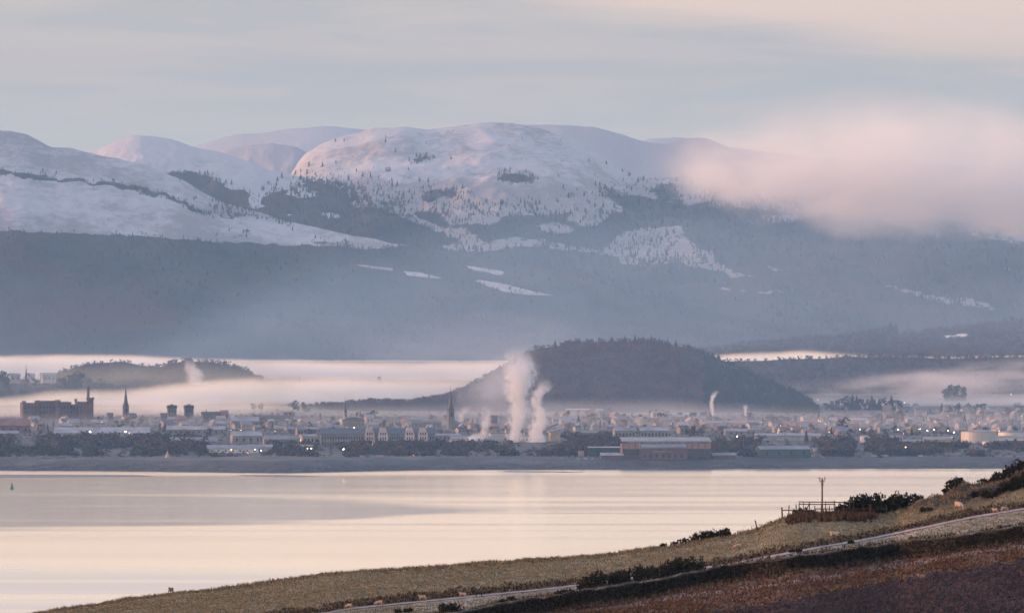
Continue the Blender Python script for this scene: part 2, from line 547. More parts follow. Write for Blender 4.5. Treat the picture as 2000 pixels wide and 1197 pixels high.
# the great dome and the forested mountainside below it
main_c = smoothpoly([(-1500, 480), (300, 430), (480, 400), (560, 345), (590, 305), (620, 285), (650, 272), (690, 262), (730, 250), (790, 248), (830, 254), (880, 249), (930, 242), (965, 238), (1000, 241),
                     (1050, 250), (1090, 262), (1120, 272), (1150, 290), (1180, 308), (1210, 334), (1260, 350), (1330, 345), (1400, 335), (1500, 335), (1700, 340), (2000, 330), (2400, 340), (3500, 380)])
treeline = smoothpoly([(-1500, 420), (480, 400), (600, 372), (700, 385), (800, 402), (880, 425), (960, 438), (1060, 432), (1150, 425), (1230, 372), (1300, 380), (1400, 380), (1600, 420), (1800, 430), (2000, 440), (3500, 460)])
snow_patches = [poly_mask(p, 15, n * 1.3) for p, n in (
    ([(735, 404), (800, 415), (850, 436), (905, 452), (945, 474), (990, 464), (1050, 466), (1110, 478), (1165, 488), (1150, 498), (1060, 484), (1000, 482), (950, 492), (880, 489), (862, 478), (905, 473), (850, 452), (800, 432)], 9),
    ([(1160, 492), (1208, 455), (1250, 441), (1335, 444), (1345, 468), (1395, 500), (1440, 528), (1500, 552), (1430, 540), (1370, 527), (1310, 517), (1230, 517)], 22),
    ([(1045, 438), (1080, 434), (1115, 446), (1118, 458), (1070, 455)], 9),
    ([(1135, 398), (1190, 392), (1215, 410), (1160, 440), (1110, 430)], 18),
    ([(905, 517), (985, 530), (980, 539), (915, 525)], 5), ([(1405, 562), (1450, 566), (1530, 568), (1540, 576), (1470, 574), (1410, 568)], 4),
    ([(1720, 552), (1800, 568), (1900, 585), (1960, 604), (1880, 600), (1780, 578)], 12), ([(1820, 450), (1850, 462), (1850, 472), (1830, 466)], 6),
    ([(1935, 510), (1985, 530), (2010, 545), (1960, 528)], 7), ([(1400, 652), (1430, 660), (1420, 668), (1385, 662)], 5), ([(1500, 515), (1530, 525), (1500, 530)], 8))]
wood_patches = [poly_mask(p, 10, n * 1.3) for p, n in (
    ([(970, 350), (985, 338), (1020, 338), (1042, 348), (1035, 358), (1000, 360)], 6), ([(815, 372), (890, 360), (905, 385), (830, 395)], 14),
    ([(820, 440), (980, 430), (1060, 416), (1130, 412), (1120, 440), (1040, 462), (900, 462)], 12), ([(800, 312), (830, 305), (848, 310), (815, 322)], 5),
    ([(1270, 365), (1330, 355), (1360, 400), (1340, 440), (1290, 430)], 25))]


def main_cover(U, V):
    d = sstep(-45, 45, V - treeline(U) + (fbm(U * .012, V * .03, 5) - .5) * 120)
    d = np.maximum(d * .92, 0)
    sparse = sstep(-60, 0, V - treeline(U)) * .14
    d = np.maximum(d, sparse)
    for w in wood_patches:
        d = np.maximum(d, w(U, V) * .62)
    for p in snow_patches:
        d = d * (1 - p(U, V) * np.clip(.32 + 1.3 * (fbm(U * .09, V * .16, 4) - .2), 0, .85))
    return d


gully = poly_mask([(752, 318), (775, 314), (768, 335), (782, 352), (778, 362), (760, 350), (745, 338)], 5, 5)
main_hill = Ridge('mountain', main_c, poly([(-1500, 704), (3500, 704)]), 12500, 16300, 18000, 250, -1500, 3500, 5, 170, snowy, amp=52, nsc=.0019, power=.72,
                  cover=main_cover, snow=lambda U, V: .52 + .5 * gully(U, V) - .25 * sstep(320, 420, V) + sum(p(U, V) for p in snow_patches) * .05, seed=11, rough=4)

# second hill on the left with the dark strip of pines at its foot
sec_c = smoothpoly([(-700, 420), (0, 350), (100, 315), (165, 300), (190, 293), (215, 281), (240, 270), (265, 263), (300, 266), (345, 275), (390, 291), (430, 298), (480, 314), (530, 333), (580, 344), (640, 355), (700, 372), (760, 397), (820, 420), (900, 460)], 6, 3)
sec_t = smoothpoly([(-700, 380), (340, 342), (380, 346), (430, 356), (470, 376), (520, 375), (560, 362), (600, 362), (650, 362), (700, 376), (760, 400), (900, 430)])


def sec_cover(U, V):
    d = sstep(-16, 16, V - sec_t(U) + (fbm(U * .03, V * .05, 4) - .5) * 46)
    gaps = sstep(.56, .64, fbm(U * .02 + 3, V * .05 + 50, 4)) * sstep(430, 470, U) * .8
    rock = poly_mask([(262, 292), (288, 290), (285, 306), (266, 310)], 4, 4)(U, V) * .6 + poly_mask([(218, 286), (232, 278), (230, 290)], 4, 4)(U, V) * .7
    return np.maximum(d * (1 - gaps), rock * .35)


second_hill = Ridge('second_hill', sec_c, poly([(-700, 520), (900, 500)]), 14000, 15200, 16300, 250, -700, 900, 4, 90, snowy, amp=30, nsc=.003, power=.8, cover=sec_cover,
                    snow=lambda U, V: .55 + .15 * sstep(340, 280, V), seed=21, rough=3)

# front slope on the left: snow above, dark spruce forest below
front_c = smoothpoly([(-1500, 300), (-300, 250), (0, 254), (50, 261), (72, 272), (100, 287), (135, 287), (165, 297), (220, 308), (280, 322), (353, 350), (395, 376), (430, 394), (501, 412), (561, 432), (641, 450),
                      (700, 462), (785, 478), (860, 488), (950, 502), (1050, 522), (1150, 546), (1250, 574), (1400, 610), (1600, 655), (1800, 690), (3500, 705)], 6, 3)
front_t = smoothpoly([(-1500, 450), (0, 449), (100, 453), (230, 459), (350, 467), (420, 472), (500, 475), (560, 478), (640, 480), (720, 486), (800, 480), (1000, 480), (3500, 480)])
front_snow = [poly_mask(p, 7, n * 1.2) for p, n in (([(678, 516), (720, 517), (770, 525), (768, 530), (720, 523)], 3), ([(787, 528), (820, 532), (872, 545), (840, 543), (795, 538)], 2),
              ([(918, 545), (970, 551), (1030, 565), (1085, 578), (1050, 577), (985, 570), (960, 562)], 3), ([(905, 517), (985, 530), (980, 539), (915, 525)], 5),
              ([(600, 466), (660, 463), (780, 474), (770, 480), (680, 474)], 7), ([(380, 442), (470, 452), (455, 462), (400, 455)], 14), ([(500, 459), (600, 470), (590, 476), (520, 470)], 12))]


def front_cover(U, V):
    d = sstep(-4, 4, V - front_t(U) + (fbm(U * .06, V * .02, 3) - .5) * 9)
    d = np.maximum(d, .5 * sstep(.53, .62, fbm(U * .011, V * .05 - U * .004, 4)) * sstep(300, 420, U) * sstep(350, 430, V))
    strip = np.abs(V - np.interp(U, [-200, 0, 150, 260, 330, 420], [325, 337, 354, 368, 385, 425]) + (fbm(U * .05, V * .1, 3) - .5) * 16)
    d = np.maximum(d, .62 * sstep(9, 2, strip) * sstep(-100, 0, U) * sstep(450, 380, U))
    for p in front_snow:
        d = d * (1 - p(U, V) * .9)
    return d


front_hill = Ridge('forest_slope', front_c, smoothpoly([(-1500, 700), (500, 702), (1000, 704), (3500, 712)]), lambda u: np.full_like(u, 11400.), lambda u: np.interp(u, [500, 1500], [13800, 12300]),
                   lambda u: np.interp(u, [500, 1500], [15000, 13300]), 150, -1500, 3500, 5, 150, snowy, amp=26, nsc=.0022, power=.9, cover=front_cover,
                   snow=lambda U, V: .48 + sum(p(U, V) for p in front_snow) * .1 - .1 * sstep(380, 450, V), seed=31, rough=3)

# dark wooded rise on the right
rise_c = smoothpoly([(1150, 712), (1300, 690), (1380, 681), (1450, 670), (1550, 662), (1640, 657), (1690, 650), (1715, 646), (1765, 650), (1850, 641), (1900, 633), (2000, 622), (2200, 612), (3500, 640)], 6, 3)
rise_snow = [poly_mask(p, 3, 2) for p in ([(1380, 660), (1430, 658), (1445, 664), (1400, 674)], [(1842, 656), (1888, 651), (1892, 656), (1850, 660)])]
rise = Ridge('wooded_rise', rise_c, poly([(1150, 716), (3500, 712)]), 10900, 11300, 11800, 120, 1150, 3500, 5, 40, wooded, amp=5, nsc=.004, power=.8,
             cover=lambda U, V: .9 - .9 * sum(p(U, V) for p in rise_snow), snow=lambda U, V: .4 + 1.2 * sum(p(U, V) for p in rise_snow), rough=2)

# ridge of trees across the right middle distance
strip_c = smoothpoly([(1250, 730), (1380, 712), (1420, 704), (1480, 705), (1550, 702), (1620, 699), (1650, 696), (1700, 699), (1760, 697), (1800, 697), (1850, 701), (2000, 697), (2300, 695), (3500, 700)], 6, 3)
strip = Ridge('wooded_ridge', strip_c, poly([(1250, 800), (3500, 800)]), 9500, 9900, 10400, 80, 1250, 3500, 5, 40, wooded, amp=5, nsc=.004, power=.85, cover=lambda U, V: np.full_like(U, .9), rough=2)

# wooded hill that stands behind the town
hill_c = smoothpoly([(380, 830), (480, 812), (560, 803), (620, 797), (690, 789), (740, 786), (790, 786), (830, 781), (880, 770), (920, 752), (950, 736), (985, 717), (1010, 702), (1040, 687), (1080, 677), (1130, 672),
                     (1200, 667), (1250, 668), (1300, 674), (1340, 678), (1380, 691), (1410, 704), (1450, 721), (1500, 746), (1550, 765), (1575, 780), (1600, 806), (1625, 832), (1700, 840)], 5, 3)
hill = Ridge('wooded_hill', hill_c, lambda u: np.maximum(hill_c(u) + 4, 815), lambda u: np.full_like(u, 8150.), 8500, 9000, 60, 380, 1700, 4, 60, wooded, amp=8, nsc=.006, power=.75, cover=lambda U, V: np.full_like(U, .95), rough=2)

# low wooded knolls in the fog on the left
knoll_c = smoothpoly([(60, 765), (110, 735), (150, 716), (180, 710), (240, 706), (290, 716), (312, 717), (330, 711), (360, 705), (400, 708), (440, 713), (480, 722), (520, 745), (600, 775)], 5, 3)
knoll = Ridge('wooded_knoll', knoll_c, lambda u: np.maximum(knoll_c(u) + 4, 786), 9350, 9600, 9900, 70, 60, 600, 4, 30, wooded, amp=3, nsc=.008, cover=lambda U, V: np.full_like(U, .95), power=.8, rough=1)
knoll2_c = smoothpoly([(-900, 750), (-200, 735), (0, 736), (60, 743), (110, 742), (160, 741), (220, 752), (330, 775), (420, 800)], 5, 3)
knoll2 = Ridge('wooded_slope', knoll2_c, lambda u: np.maximum(knoll2_c(u) + 4, 800), 8900, 9150, 9400, 60, -900, 420, 4, 30, wooded, amp=3, nsc=.008, cover=lambda U, V: np.full_like(U, .9), power=.8, rough=1)

# ------------------------------------------------------------------ land under the town, the shore, the firth
shore_py = smoothpoly([(-3000, 921), (-400, 920), (0, 919), (250, 920), (480, 923), (560, 924), (640, 922), (800, 918.5), (1000, 917), (1300, 916.2), (1700, 915), (2000, 914.3), (5000, 914)], 20, 3)


def shoreD(u):
    return CAM_Z * F / (shore_py(u) - HY)


def land_z(x, d):
    """height of the land at x, distance d"""
    x = np.asarray(x, float); d = np.asarray(d, float)
    u = HX + x / d * F
    s = d - shoreD(u)
    z = np.interp(s, [-400, 0, 8, 75, 100, 400, 1600, 2700, 3600, 5600, 20000], [-8, -.1, 1.5, 12.0, 13.5, 18.0, 38.5, 56.0, 72.0, 118.0, 160.0])
    z = z + 9 * np.exp(-((x + 690) / 140) ** 2 - ((d - 7480) / 180) ** 2)
    return z


def baseD(px, py):
    """distance at which ground seen at (px, py) lies"""
    lo, hi = 5950.0, 12000.0
    for _ in range(40):
        m = (lo + hi) / 2
        z = land_z((px - HX) / F * m, m)
        if CAM_Z + (HY - py) / F * m > z:
            lo = m
        else:
            hi = m
    return lo


su = np.concatenate([np.arange(-6000, -300, 150), np.arange(-300, 2300, 10), np.arange(2300, 8000, 150)]).astype(float)
sv = np.concatenate([[-400, -150, -40, 0, 4, 8, 30, 55, 75, 85, 100], np.arange(130, 1200, 40), np.arange(1200, 4000, 120), np.arange(4000, 19500, 700)]).astype(float)
X0 = (su - HX) / F * shoreD(su)
Dg = shoreD(su)[:, None] + sv[None, :] + (fbm(np.repeat(su[:, None], len(sv), 1) * .03, sv[None, :] * .05 + 0 * su[:, None], 3) - .5) * np.interp(sv, [-60, 0, 100, 400], [0, 16, 12, 0])[None, :]
Xg = (su[:, None] - HX) / F * Dg
Zg = land_z(Xg, Dg) + (fbm(Xg * .01, Dg * .02, 4) - .5) * np.interp(sv, [0, 8, 80, 300], [0, .8, 3.0, 3.0])[None, :]
land_mat, t, out = newmat('town_ground')
b = N(t, 'ShaderNodeBsdfPrincipled'); b.inputs['Roughness'].default_value = .9; L(t, b.outputs[0], out.inputs[0])
geo = N(t, 'ShaderNodeNewGeometry')
sp = N(t, 'ShaderNodeSeparateXYZ'); L(t, geo.outputs['Position'], sp.inputs[0])
n = N(t, 'ShaderNodeTexNoise'); n.inputs['Scale'].default_value = .02; n.inputs['Detail'].default_value = 8; L(t, geo.outputs['Position'], n.inputs['Vector'])
grass = ramp(t, n.outputs[0], [(.35, (.026, .026, .027)), (.5, (.042, .04, .04)), (.66, (.075, .074, .075))])
mps = N(t, 'ShaderNodeMapping'); mps.inputs['Scale'].default_value = (.12, .5, 2.2); L(t, geo.outputs['Position'], mps.inputs[0])
ns_ = N(t, 'ShaderNodeTexNoise'); ns_.inputs['Scale'].default_value = .35; ns_.inputs['Detail'].default_value = 6; L(t, mps.outputs[0], ns_.inputs['Vector'])
stones = ramp(t, ns_.outputs[0], [(.36, (.010, .012, .012)), (.5, (.026, .027, .027)), (.66, (.075, .073, .072))])
L(t, mixc(t, maprange(t, M(t, 'ADD', sp.outputs[2], M(t, 'MULTIPLY', M(t, 'SUBTRACT', n.outputs[0], .5), 8)), 5.5, 8.0), stones, grass), b.inputs['Base Color'])
land = link('ground', mesh_np('ground', np.stack([Xg, Dg, Zg], -1).reshape(-1, 3), grid_faces(len(su), len(sv)), land_mat, smooth=True), kind='structure')

# mud banks off the left shore
mud = surf('wet_mud', (.035, .034, .036), (.055, .05, .05), .02, .45)
for pts in ([(-900, 926.5), (-300, 926), (0, 926), (150, 926.2), (290, 927), (330, 929.5), (300, 931), (120, 932.5), (0, 933), (-300, 933), (-900, 933)],
            [(455, 927.5), (540, 927), (600, 928.6), (634, 930.6), (590, 932), (530, 931.5), (490, 930)],
            [(980, 919.6), (1060, 920.3), (1150, 922.2), (1050, 922.6), (985, 921.4)]):
    top = []
    n_ = len(pts)
    ring = []
    for k in range(n_):
        for q in range(6):
            a = np.array(pts[k]) * (1 - q / 6) + np.array(pts[(k + 1) % n_]) * (q / 6)
            a = a + np.array([rng.normal() * 4, rng.normal() * .18])
            Dm = CAM_Z * F / (a[1] - HY)
            ring.append(((a[0] - HX) / F * Dm, Dm))
    cx = sum(p[0] for p in ring) / len(ring); cyy = sum(p[1] for p in ring) / len(ring)
    m_ = len(ring)
    v = [(x, y, -.4) for x, y in ring] + [(cx + (x - cx) * .9, cyy + (y - cyy) * .8, .35) for x, y in ring] + [(cx, cyy, .6)]
    f = [(k, (k + 1) % m_, m_ + (k + 1) % m_, m_ + k) for k in range(m_)]
    f3 = [(m_ + k, m_ + (k + 1) % m_, 2 * m_) for k in range(m_)]
    link('mudflat', mesh_np('mudflat', v, [np.array(f), np.array(f3)], mud, smooth=True), kind='structure')

# the firth
wm, t, out = newmat('firth_water')
b = N(t, 'ShaderNodeBsdfGlossy', distribution='MULTI_GGX')
b.inputs['Color'].default_value = (.93, .93, .93, 1)
deep = N(t, 'ShaderNodeBsdfDiffuse'); deep.inputs['Color'].default_value = (.03, .045, .05, 1)
wmix = N(t, 'ShaderNodeMixShader'); wmix.inputs[0].default_value = .92
L(t, deep.outputs[0], wmix.inputs[1]); L(t, b.outputs[0], wmix.inputs[2]); L(t, wmix.outputs[0], out.inputs[0])
geo = N(t, 'ShaderNodeNewGeometry')
sp = N(t, 'ShaderNodeSeparateXYZ'); L(t, geo.outputs['Position'], sp.inputs[0])


def wn(scale, sx, sy, detail=4, dist=0.0):
    mp = N(t, 'ShaderNodeMapping'); mp.inputs['Scale'].default_value = (sx, sy, 1); L(t, geo.outputs['Position'], mp.inputs[0])
    q = N(t, 'ShaderNodeTexNoise'); q.inputs['Scale'].default_value = scale; q.inputs['Detail'].default_value = detail; q.inputs['Distortion'].default_value = dist
    L(t, mp.outputs[0], q.inputs['Vector'])
    return q.outputs[0]


lanes = wn(.0022, .55, 1.6, 3, .4)           # broad lanes of ruffled and slick water
thin = wn(.006, .085, 1.5, 4, .2)             # narrow slicks drawn out across the firth
fine = wn(.05, .25, 1.0, 3)
wob = M(t, 'ADD', M(t, 'MULTIPLY', M(t, 'SUBTRACT', lanes, .5), 700), M(t, 'MULTIPLY', M(t, 'SUBTRACT', thin, .5), 420))
dist_ = M(t, 'ADD', sp.outputs[1], wob)
# ruffled water lies in lanes: a long one across the left half, thin ones farther out, one near the shore below
xx = sp.outputs[0]
laneA = M(t, 'MULTIPLY', maprange(t, dist_, 3690, 3770), maprange(t, dist_, 4860, 4560))


def wcurve(pts):
    """a height over x given by points (x, value)"""
    q = N(t, 'ShaderNodeFloatCurve'); c_ = q.mapping.curves[0]
    while len(c_.points) < len(pts): c_.points.new(.5, .5)
    for cp, (a_, v_) in zip(c_.points, pts):
        cp.location = ((a_ + 900) / 1800, (v_ - 3000) / 3000); cp.handle_type = 'AUTO'
    q.mapping.update(); L(t, maprange(t, xx, -900, 900, 0, 1, False), q.inputs['Value'])
    return M(t, 'ADD', M(t, 'MULTIPLY', q.outputs[0], 3000), 3000)


lo_, up_ = wcurve([(-900, 3640), (-400, 3706), (-165, 3878), (-65, 4100), (0, 4180), (225, 4240), (900, 4290)]), wcurve([(-900, 4900), (-400, 4820), (-240, 4704), (-120, 4522), (-65, 4380), (0, 4290), (225, 4330), (900, 4350)])
dw = M(t, 'ADD', sp.outputs[1], M(t, 'ADD', M(t, 'MULTIPLY', M(t, 'SUBTRACT', thin, .5), 230), M(t, 'MULTIPLY', M(t, 'SUBTRACT', lanes, .5), 160)))
laneA = M(t, 'MULTIPLY', maprange(t, M(t, 'SUBTRACT', dw, lo_), -70, 90), maprange(t, M(t, 'SUBTRACT', up_, dw), -160, 160))
laneA = M(t, 'MULTIPLY', laneA, maprange(t, thin, .25, .55, .72, 1.0))
laneB = M(t, 'MULTIPLY', maprange(t, M(t, 'ADD', sp.outputs[1], M(t, 'MULTIPLY', wob, .7)), 3220, 2820), maprange(t, M(t, 'ADD', sp.outputs[1], M(t, 'MULTIPLY', wob, .2)), 2250, 2500, .6, 1))
laneC = M(t, 'MULTIPLY', maprange(t, sp.outputs[1], 4550, 4850), maprange(t, sp.outputs[1], 5750, 5500))
laneC = M(t, 'MULTIPLY', laneC, maprange(t, M(t, 'ADD', xx, M(t, 'MULTIPLY', wob, .8)), 250, -300, .32, .95))
slick = maprange(t, thin, .50, .57)
laneB = M(t, 'MULTIPLY', laneB, maprange(t, thin, .36, .58, .45, 1.0))
calm = M(t, 'MAXIMUM', M(t, 'MAXIMUM', laneA, laneC), M(t, 'MULTIPLY', slick, maprange(t, sp.outputs[1], 3300, 4100, .12, .55)))
r = M(t, 'SUBTRACT', M(t, 'ADD', WATER_R, M(t, 'MULTIPLY', laneB, .13)), M(t, 'MULTIPLY', calm, .074))
r = M(t, 'ADD', r, M(t, 'MULTIPLY', M(t, 'SUBTRACT', fine, .5), .04))
L(t, r, b.inputs['Roughness'])
L(t, M(t, 'SUBTRACT', .93, M(t, 'MULTIPLY', laneB, .22)), wmix.inputs[0])
mb = MB(); mb.add([(-15000, -2000, 0), (15000, -2000, 0), (15000, 6600, 0), (-15000, 6600, 0)], [(0, 1, 2, 3)])
link('water', mb.mesh('water', wm), kind='structure')


# boulders and stones along the foot of the shore bank
rs = np.random.default_rng(91)
n_ = 5200
uq = rs.uniform(-150, 2150, n_); sq = np.abs(rs.normal(0, 26, n_)) + rs.uniform(-6, 14, n_)
Dq = shoreD(uq) + sq
xq = (uq - HX) / F * Dq; zq = land_z(xq, Dq)
rad = rs.uniform(.4, 1.5, n_) * np.where(rs.random(n_) < .05, 1.8, 1)
V = []; base_ = np.array([[1, 0, 0], [-.5, .87, 0], [-.5, -.87, 0], [0, 0, .8], [.3, .2, .75]])
jit = rs.uniform(.6, 1.3, (n_, 5, 1))
pts = base_[None] * jit * np.stack([rad * 1.3, rad, rad * .7], -1)[:, None, :]
pts = pts + np.stack([xq, Dq, zq - .15], -1)[:, None, :]
fq = np.array([[0, 1, 4], [1, 3, 4], [0, 4, 3], [1, 2, 3], [2, 0, 3]])
FQ = (np.arange(n_)[:, None, None] * 5 + fq[None]).reshape(-1, 3)
rock_a = surf('dark_shore_rock', (.018, .019, .019), (.045, .044, .043), .3, .8); rock_b = surf('pale_shore_rock', (.09, .088, .086), (.16, .155, .15), .3, .8)
link('shore_stones', mesh_np('shore_stones', pts.reshape(-1, 3), FQ, [rock_a, rock_b], np.repeat((rs.random(n_) < .13).astype(int), 5)), kind='stuff')
# ------------------------------------------------------------------ fog in the valley, mist, the cloud on the mountain
def fog(name, px0, px1, D0, D1, z0, z1, dens, top, soft=14, amp=16, nsx=.0022, nsz=.02, patch=(.30, .55), edge=250, seed=0., bottom=None, bsoft=30, bamp=60, color=(1, .925, .70), keep=0.0, step=1.0, absorb=(1, 1, 1)):
    """A bank of fog in a closed box. Its top (px -> py) wanders with noise, its density is broken into patches."""
    Dm = (D0 + D1) / 2
    x0, x1 = (px0 - HX) / F * Dm, (px1 - HX) / F * Dm
    m, t, v = volmat(name, 0.0, color, 0.0, absorb)
    geo = N(t, 'ShaderNodeNewGeometry')
    sp = N(t, 'ShaderNodeSeparateXYZ'); L(t, geo.outputs['Position'], sp.inputs[0])
    x, y, z = sp.outputs
    def noise(sx, sy, sz, det, off):
        mp = N(t, 'ShaderNodeMapping'); mp.inputs['Scale'].default_value = (sx, sy, sz); mp.inputs['Location'].default_value = (off, off * .7, off * 1.3)
        L(t, geo.outputs['Position'], mp.inputs[0])
        n = N(t, 'ShaderNodeTexNoise'); n.inputs['Scale'].default_value = 1; n.inputs['Detail'].default_value = det + 2; n.inputs['Roughness'].default_value = .58; n.inputs['Distortion'].default_value = .5
        L(t, mp.outputs[0], n.inputs['Vector'])
        return n.outputs[0]
    def profile(pts):
        k = N(t, 'ShaderNodeFloatCurve')
        c = k.mapping.curves[0]
        zs = [CAM_Z + (HY - q) / F * Dm for _, q in pts]
        lo, hi = min(zs) - 1, max(zs) + 1
        ps = [((p - px0) / (px1 - px0), (zz - lo) / (hi - lo)) for (p, _), zz in zip(pts, zs)]
        while len(c.points) < len(ps):
            c.points.new(.5, .5)
        for cp, (a, b_) in zip(c.points, sorted(ps)):
            cp.location = (a, b_); cp.handle_type = 'VECTOR'
        k.mapping.use_clip = False
        k.mapping.update()
        L(t, maprange(t, x, x0, x1, 0, 1, False), k.inputs['Value'])
        return M(t, 'ADD', M(t, 'MULTIPLY', k.outputs[0], hi - lo), lo)
    n1 = noise(nsx, nsx * .5, nsz * .3, 3, seed)
    n2 = noise(nsx * 1.6, nsx, nsz, 4, seed + 9)
    h = M(t, 'SUBTRACT', M(t, 'ADD', profile(top), M(t, 'MULTIPLY', M(t, 'SUBTRACT', n1, .5), amp)), z)
    d = maprange(t, h, 0, soft)
    if bottom:
        hb = M(t, 'SUBTRACT', z, M(t, 'ADD', profile(bottom), M(t, 'MULTIPLY', M(t, 'SUBTRACT', n1, .5), bamp)))
        d = M(t, 'MULTIPLY', d, maprange(t, hb, 0, bsoft))
    d = M(t, 'MULTIPLY', d, maprange(t, n2, patch[0], patch[1], keep, 1))
    for s_, a, b_ in ((x, x0, x0 + edge), (x, x1, x1 - edge), (y, D0, D0 + (D1 - D0) * .2)):
        d = M(t, 'MULTIPLY', d, maprange(t, s_, a, b_))
    L(t, M(t, 'MULTIPLY', d, dens), v.inputs['Density'])
    mb = MB()
    def zz_(q): return CAM_Z + (HY - q) / F * Dm
    tp = [(x0, zz_(np.interp(px0, *zip(*top))))] + [((a - HX) / F * Dm, zz_(b_)) for a, b_ in top if px0 < a < px1] + [(x1, zz_(np.interp(px1, *zip(*top))))]
    tp = [(a, b_ + amp * .3 + 1) for a, b_ in tp]
    if bottom:
        bt = [((a - HX) / F * Dm, zz_(b_) - bamp * .3) for a, b_ in bottom]
        bt[0] = (x0, bt[0][1]); bt[-1] = (x1, bt[-1][1])
    else:
        bt = [(x0, z0), (x1, z0)]
    mb.prism([(float(a), float(b_)) for a, b_ in bt + tp[::-1]], 'y', D0, D1)
    o = link(name, mb.mesh(name, m), kind='stuff')
    m.cycles.volume_step_rate = step
    return o


# the long bank in the valley
fog('fog', -700, 2300, 10420, 10880, 40, 182, .011, [(-700, 690), (0, 690), (250, 693), (520, 700), (960, 703), (1100, 702), (1380, 692), (1480, 687), (1560, 682), (1640, 687), (1720, 691), (2300, 692)], soft=22, amp=30, patch=(.30, .60), keep=.30, nsx=.0028)
# the nearer bank behind the castle
fog('fog', -700, 1060, 8520, 8860, 40, 125, .012, [(-700, 770), (0, 768), (60, 763), (120, 757), (220, 757), (300, 748), (400, 741), (500, 733), (620, 732), (760, 730), (900, 730), (1060, 738)], soft=28, amp=34, patch=(.30, .60), keep=.26, seed=4., nsx=.004)
fog('fog', -700, 860, 7720, 8480, 30, 92, .0052, [(-700, 778), (0, 778), (150, 776), (300, 772), (480, 778), (600, 786), (860, 798)], soft=30, amp=20, patch=(.32, .62), keep=.15, seed=41., nsx=.005)
# thin mist among the trees of the right-hand ridge and over the suburb
fog('mist', 1480, 2500, 8900, 9420, 30, 150, .0022, [(1480, 735), (1650, 735), (1800, 712), (1900, 697), (2000, 690), (2500, 690)], soft=30, amp=46, patch=(.42, .62), seed=8., nsx=.003, color=(.92, .92, .95))
fog('mist', 1380, 2700, 8560, 8880, 30, 112, .0042, [(1380, 772), (1560, 770), (1700, 773), (1860, 772), (2000, 764), (2700, 752)], soft=26, amp=20, patch=(.3, .6), keep=.35, seed=12., color=(.95, .93, .93))
fog('mist', -700, 720, 8880, 9300, 50, 150, .0010, [(-700, 715), (0, 712), (150, 706), (300, 700), (480, 705), (720, 720)], soft=40, amp=40, patch=(.3, .65), keep=.15, seed=51., nsx=.005)
fog('mist', -300, 2300, 7000, 7500, 10, 66, .0010, [(-300, 798), (500, 800), (1000, 796), (1700, 792), (2300, 790)], soft=30, amp=20, patch=(.3, .62), keep=.3, seed=61., nsx=.006, color=(.88, .92, 1))
# mist at the foot of the wooded hill
fog('mist', 480, 1720, 7750, 8120, 25, 96, .0030, [(480, 786), (900, 782), (1000, 775), (1300, 774), (1500, 786), (1720, 790)], soft=44, amp=20, patch=(.25, .6), keep=.5, seed=16., color=(.88, .93, 1))
# thin bluish air over the whole valley beyond the town
fog('mist', -1200, 3200, 7560, 8060, 10, 420, .00022, [(-1200, 480), (3200, 480)], soft=180, amp=60, patch=(.1, .5), keep=.7, seed=71., nsx=.001, nsz=.004, color=(.42, .66, 1), edge=500)
# hazy air lying in the valley before the mountain
fog('mist', -900, 2900, 10900, 11360, 60, 700, .00070, [(-900, 680), (250, 640), (450, 530), (650, 440), (1000, 380), (1500, 350), (2900, 350)], soft=170, amp=120, patch=(.2, .6), keep=.55, seed=20., nsx=.0012, nsz=.006, edge=500, color=(.40, .65, 1))
fog('smoke', 640, 1250, 9100, 9700, 130, 300, .00045, [(640, 640), (850, 610), (960, 590), (1080, 605), (1250, 650)], soft=70, amp=60, patch=(.35, .65), keep=.2, seed=24., nsx=.004, edge=180, color=(.75, .86, 1))
# the cloud that hides the shoulder of the mountain
fog('cloud', 1190, 2700, 13300, 14150, 400, 1180, .0088, [(1190, 305), (1290, 284), (1400, 248), (1500, 216), (1600, 196), (1700, 190), (1850, 176), (2000, 182), (2700, 170)], soft=330, amp=260, patch=(.40, .66), keep=.30, seed=31., nsx=.0026, nsz=.0075, edge=300,
    bottom=[(1190, 350), (1290, 375), (1350, 410), (1450, 425), (1560, 420), (1650, 452), (1800, 458), (2000, 480), (2700, 490)], bsoft=90, bamp=210, color=(.93, .90, .87), absorb=(0, 0, 0))


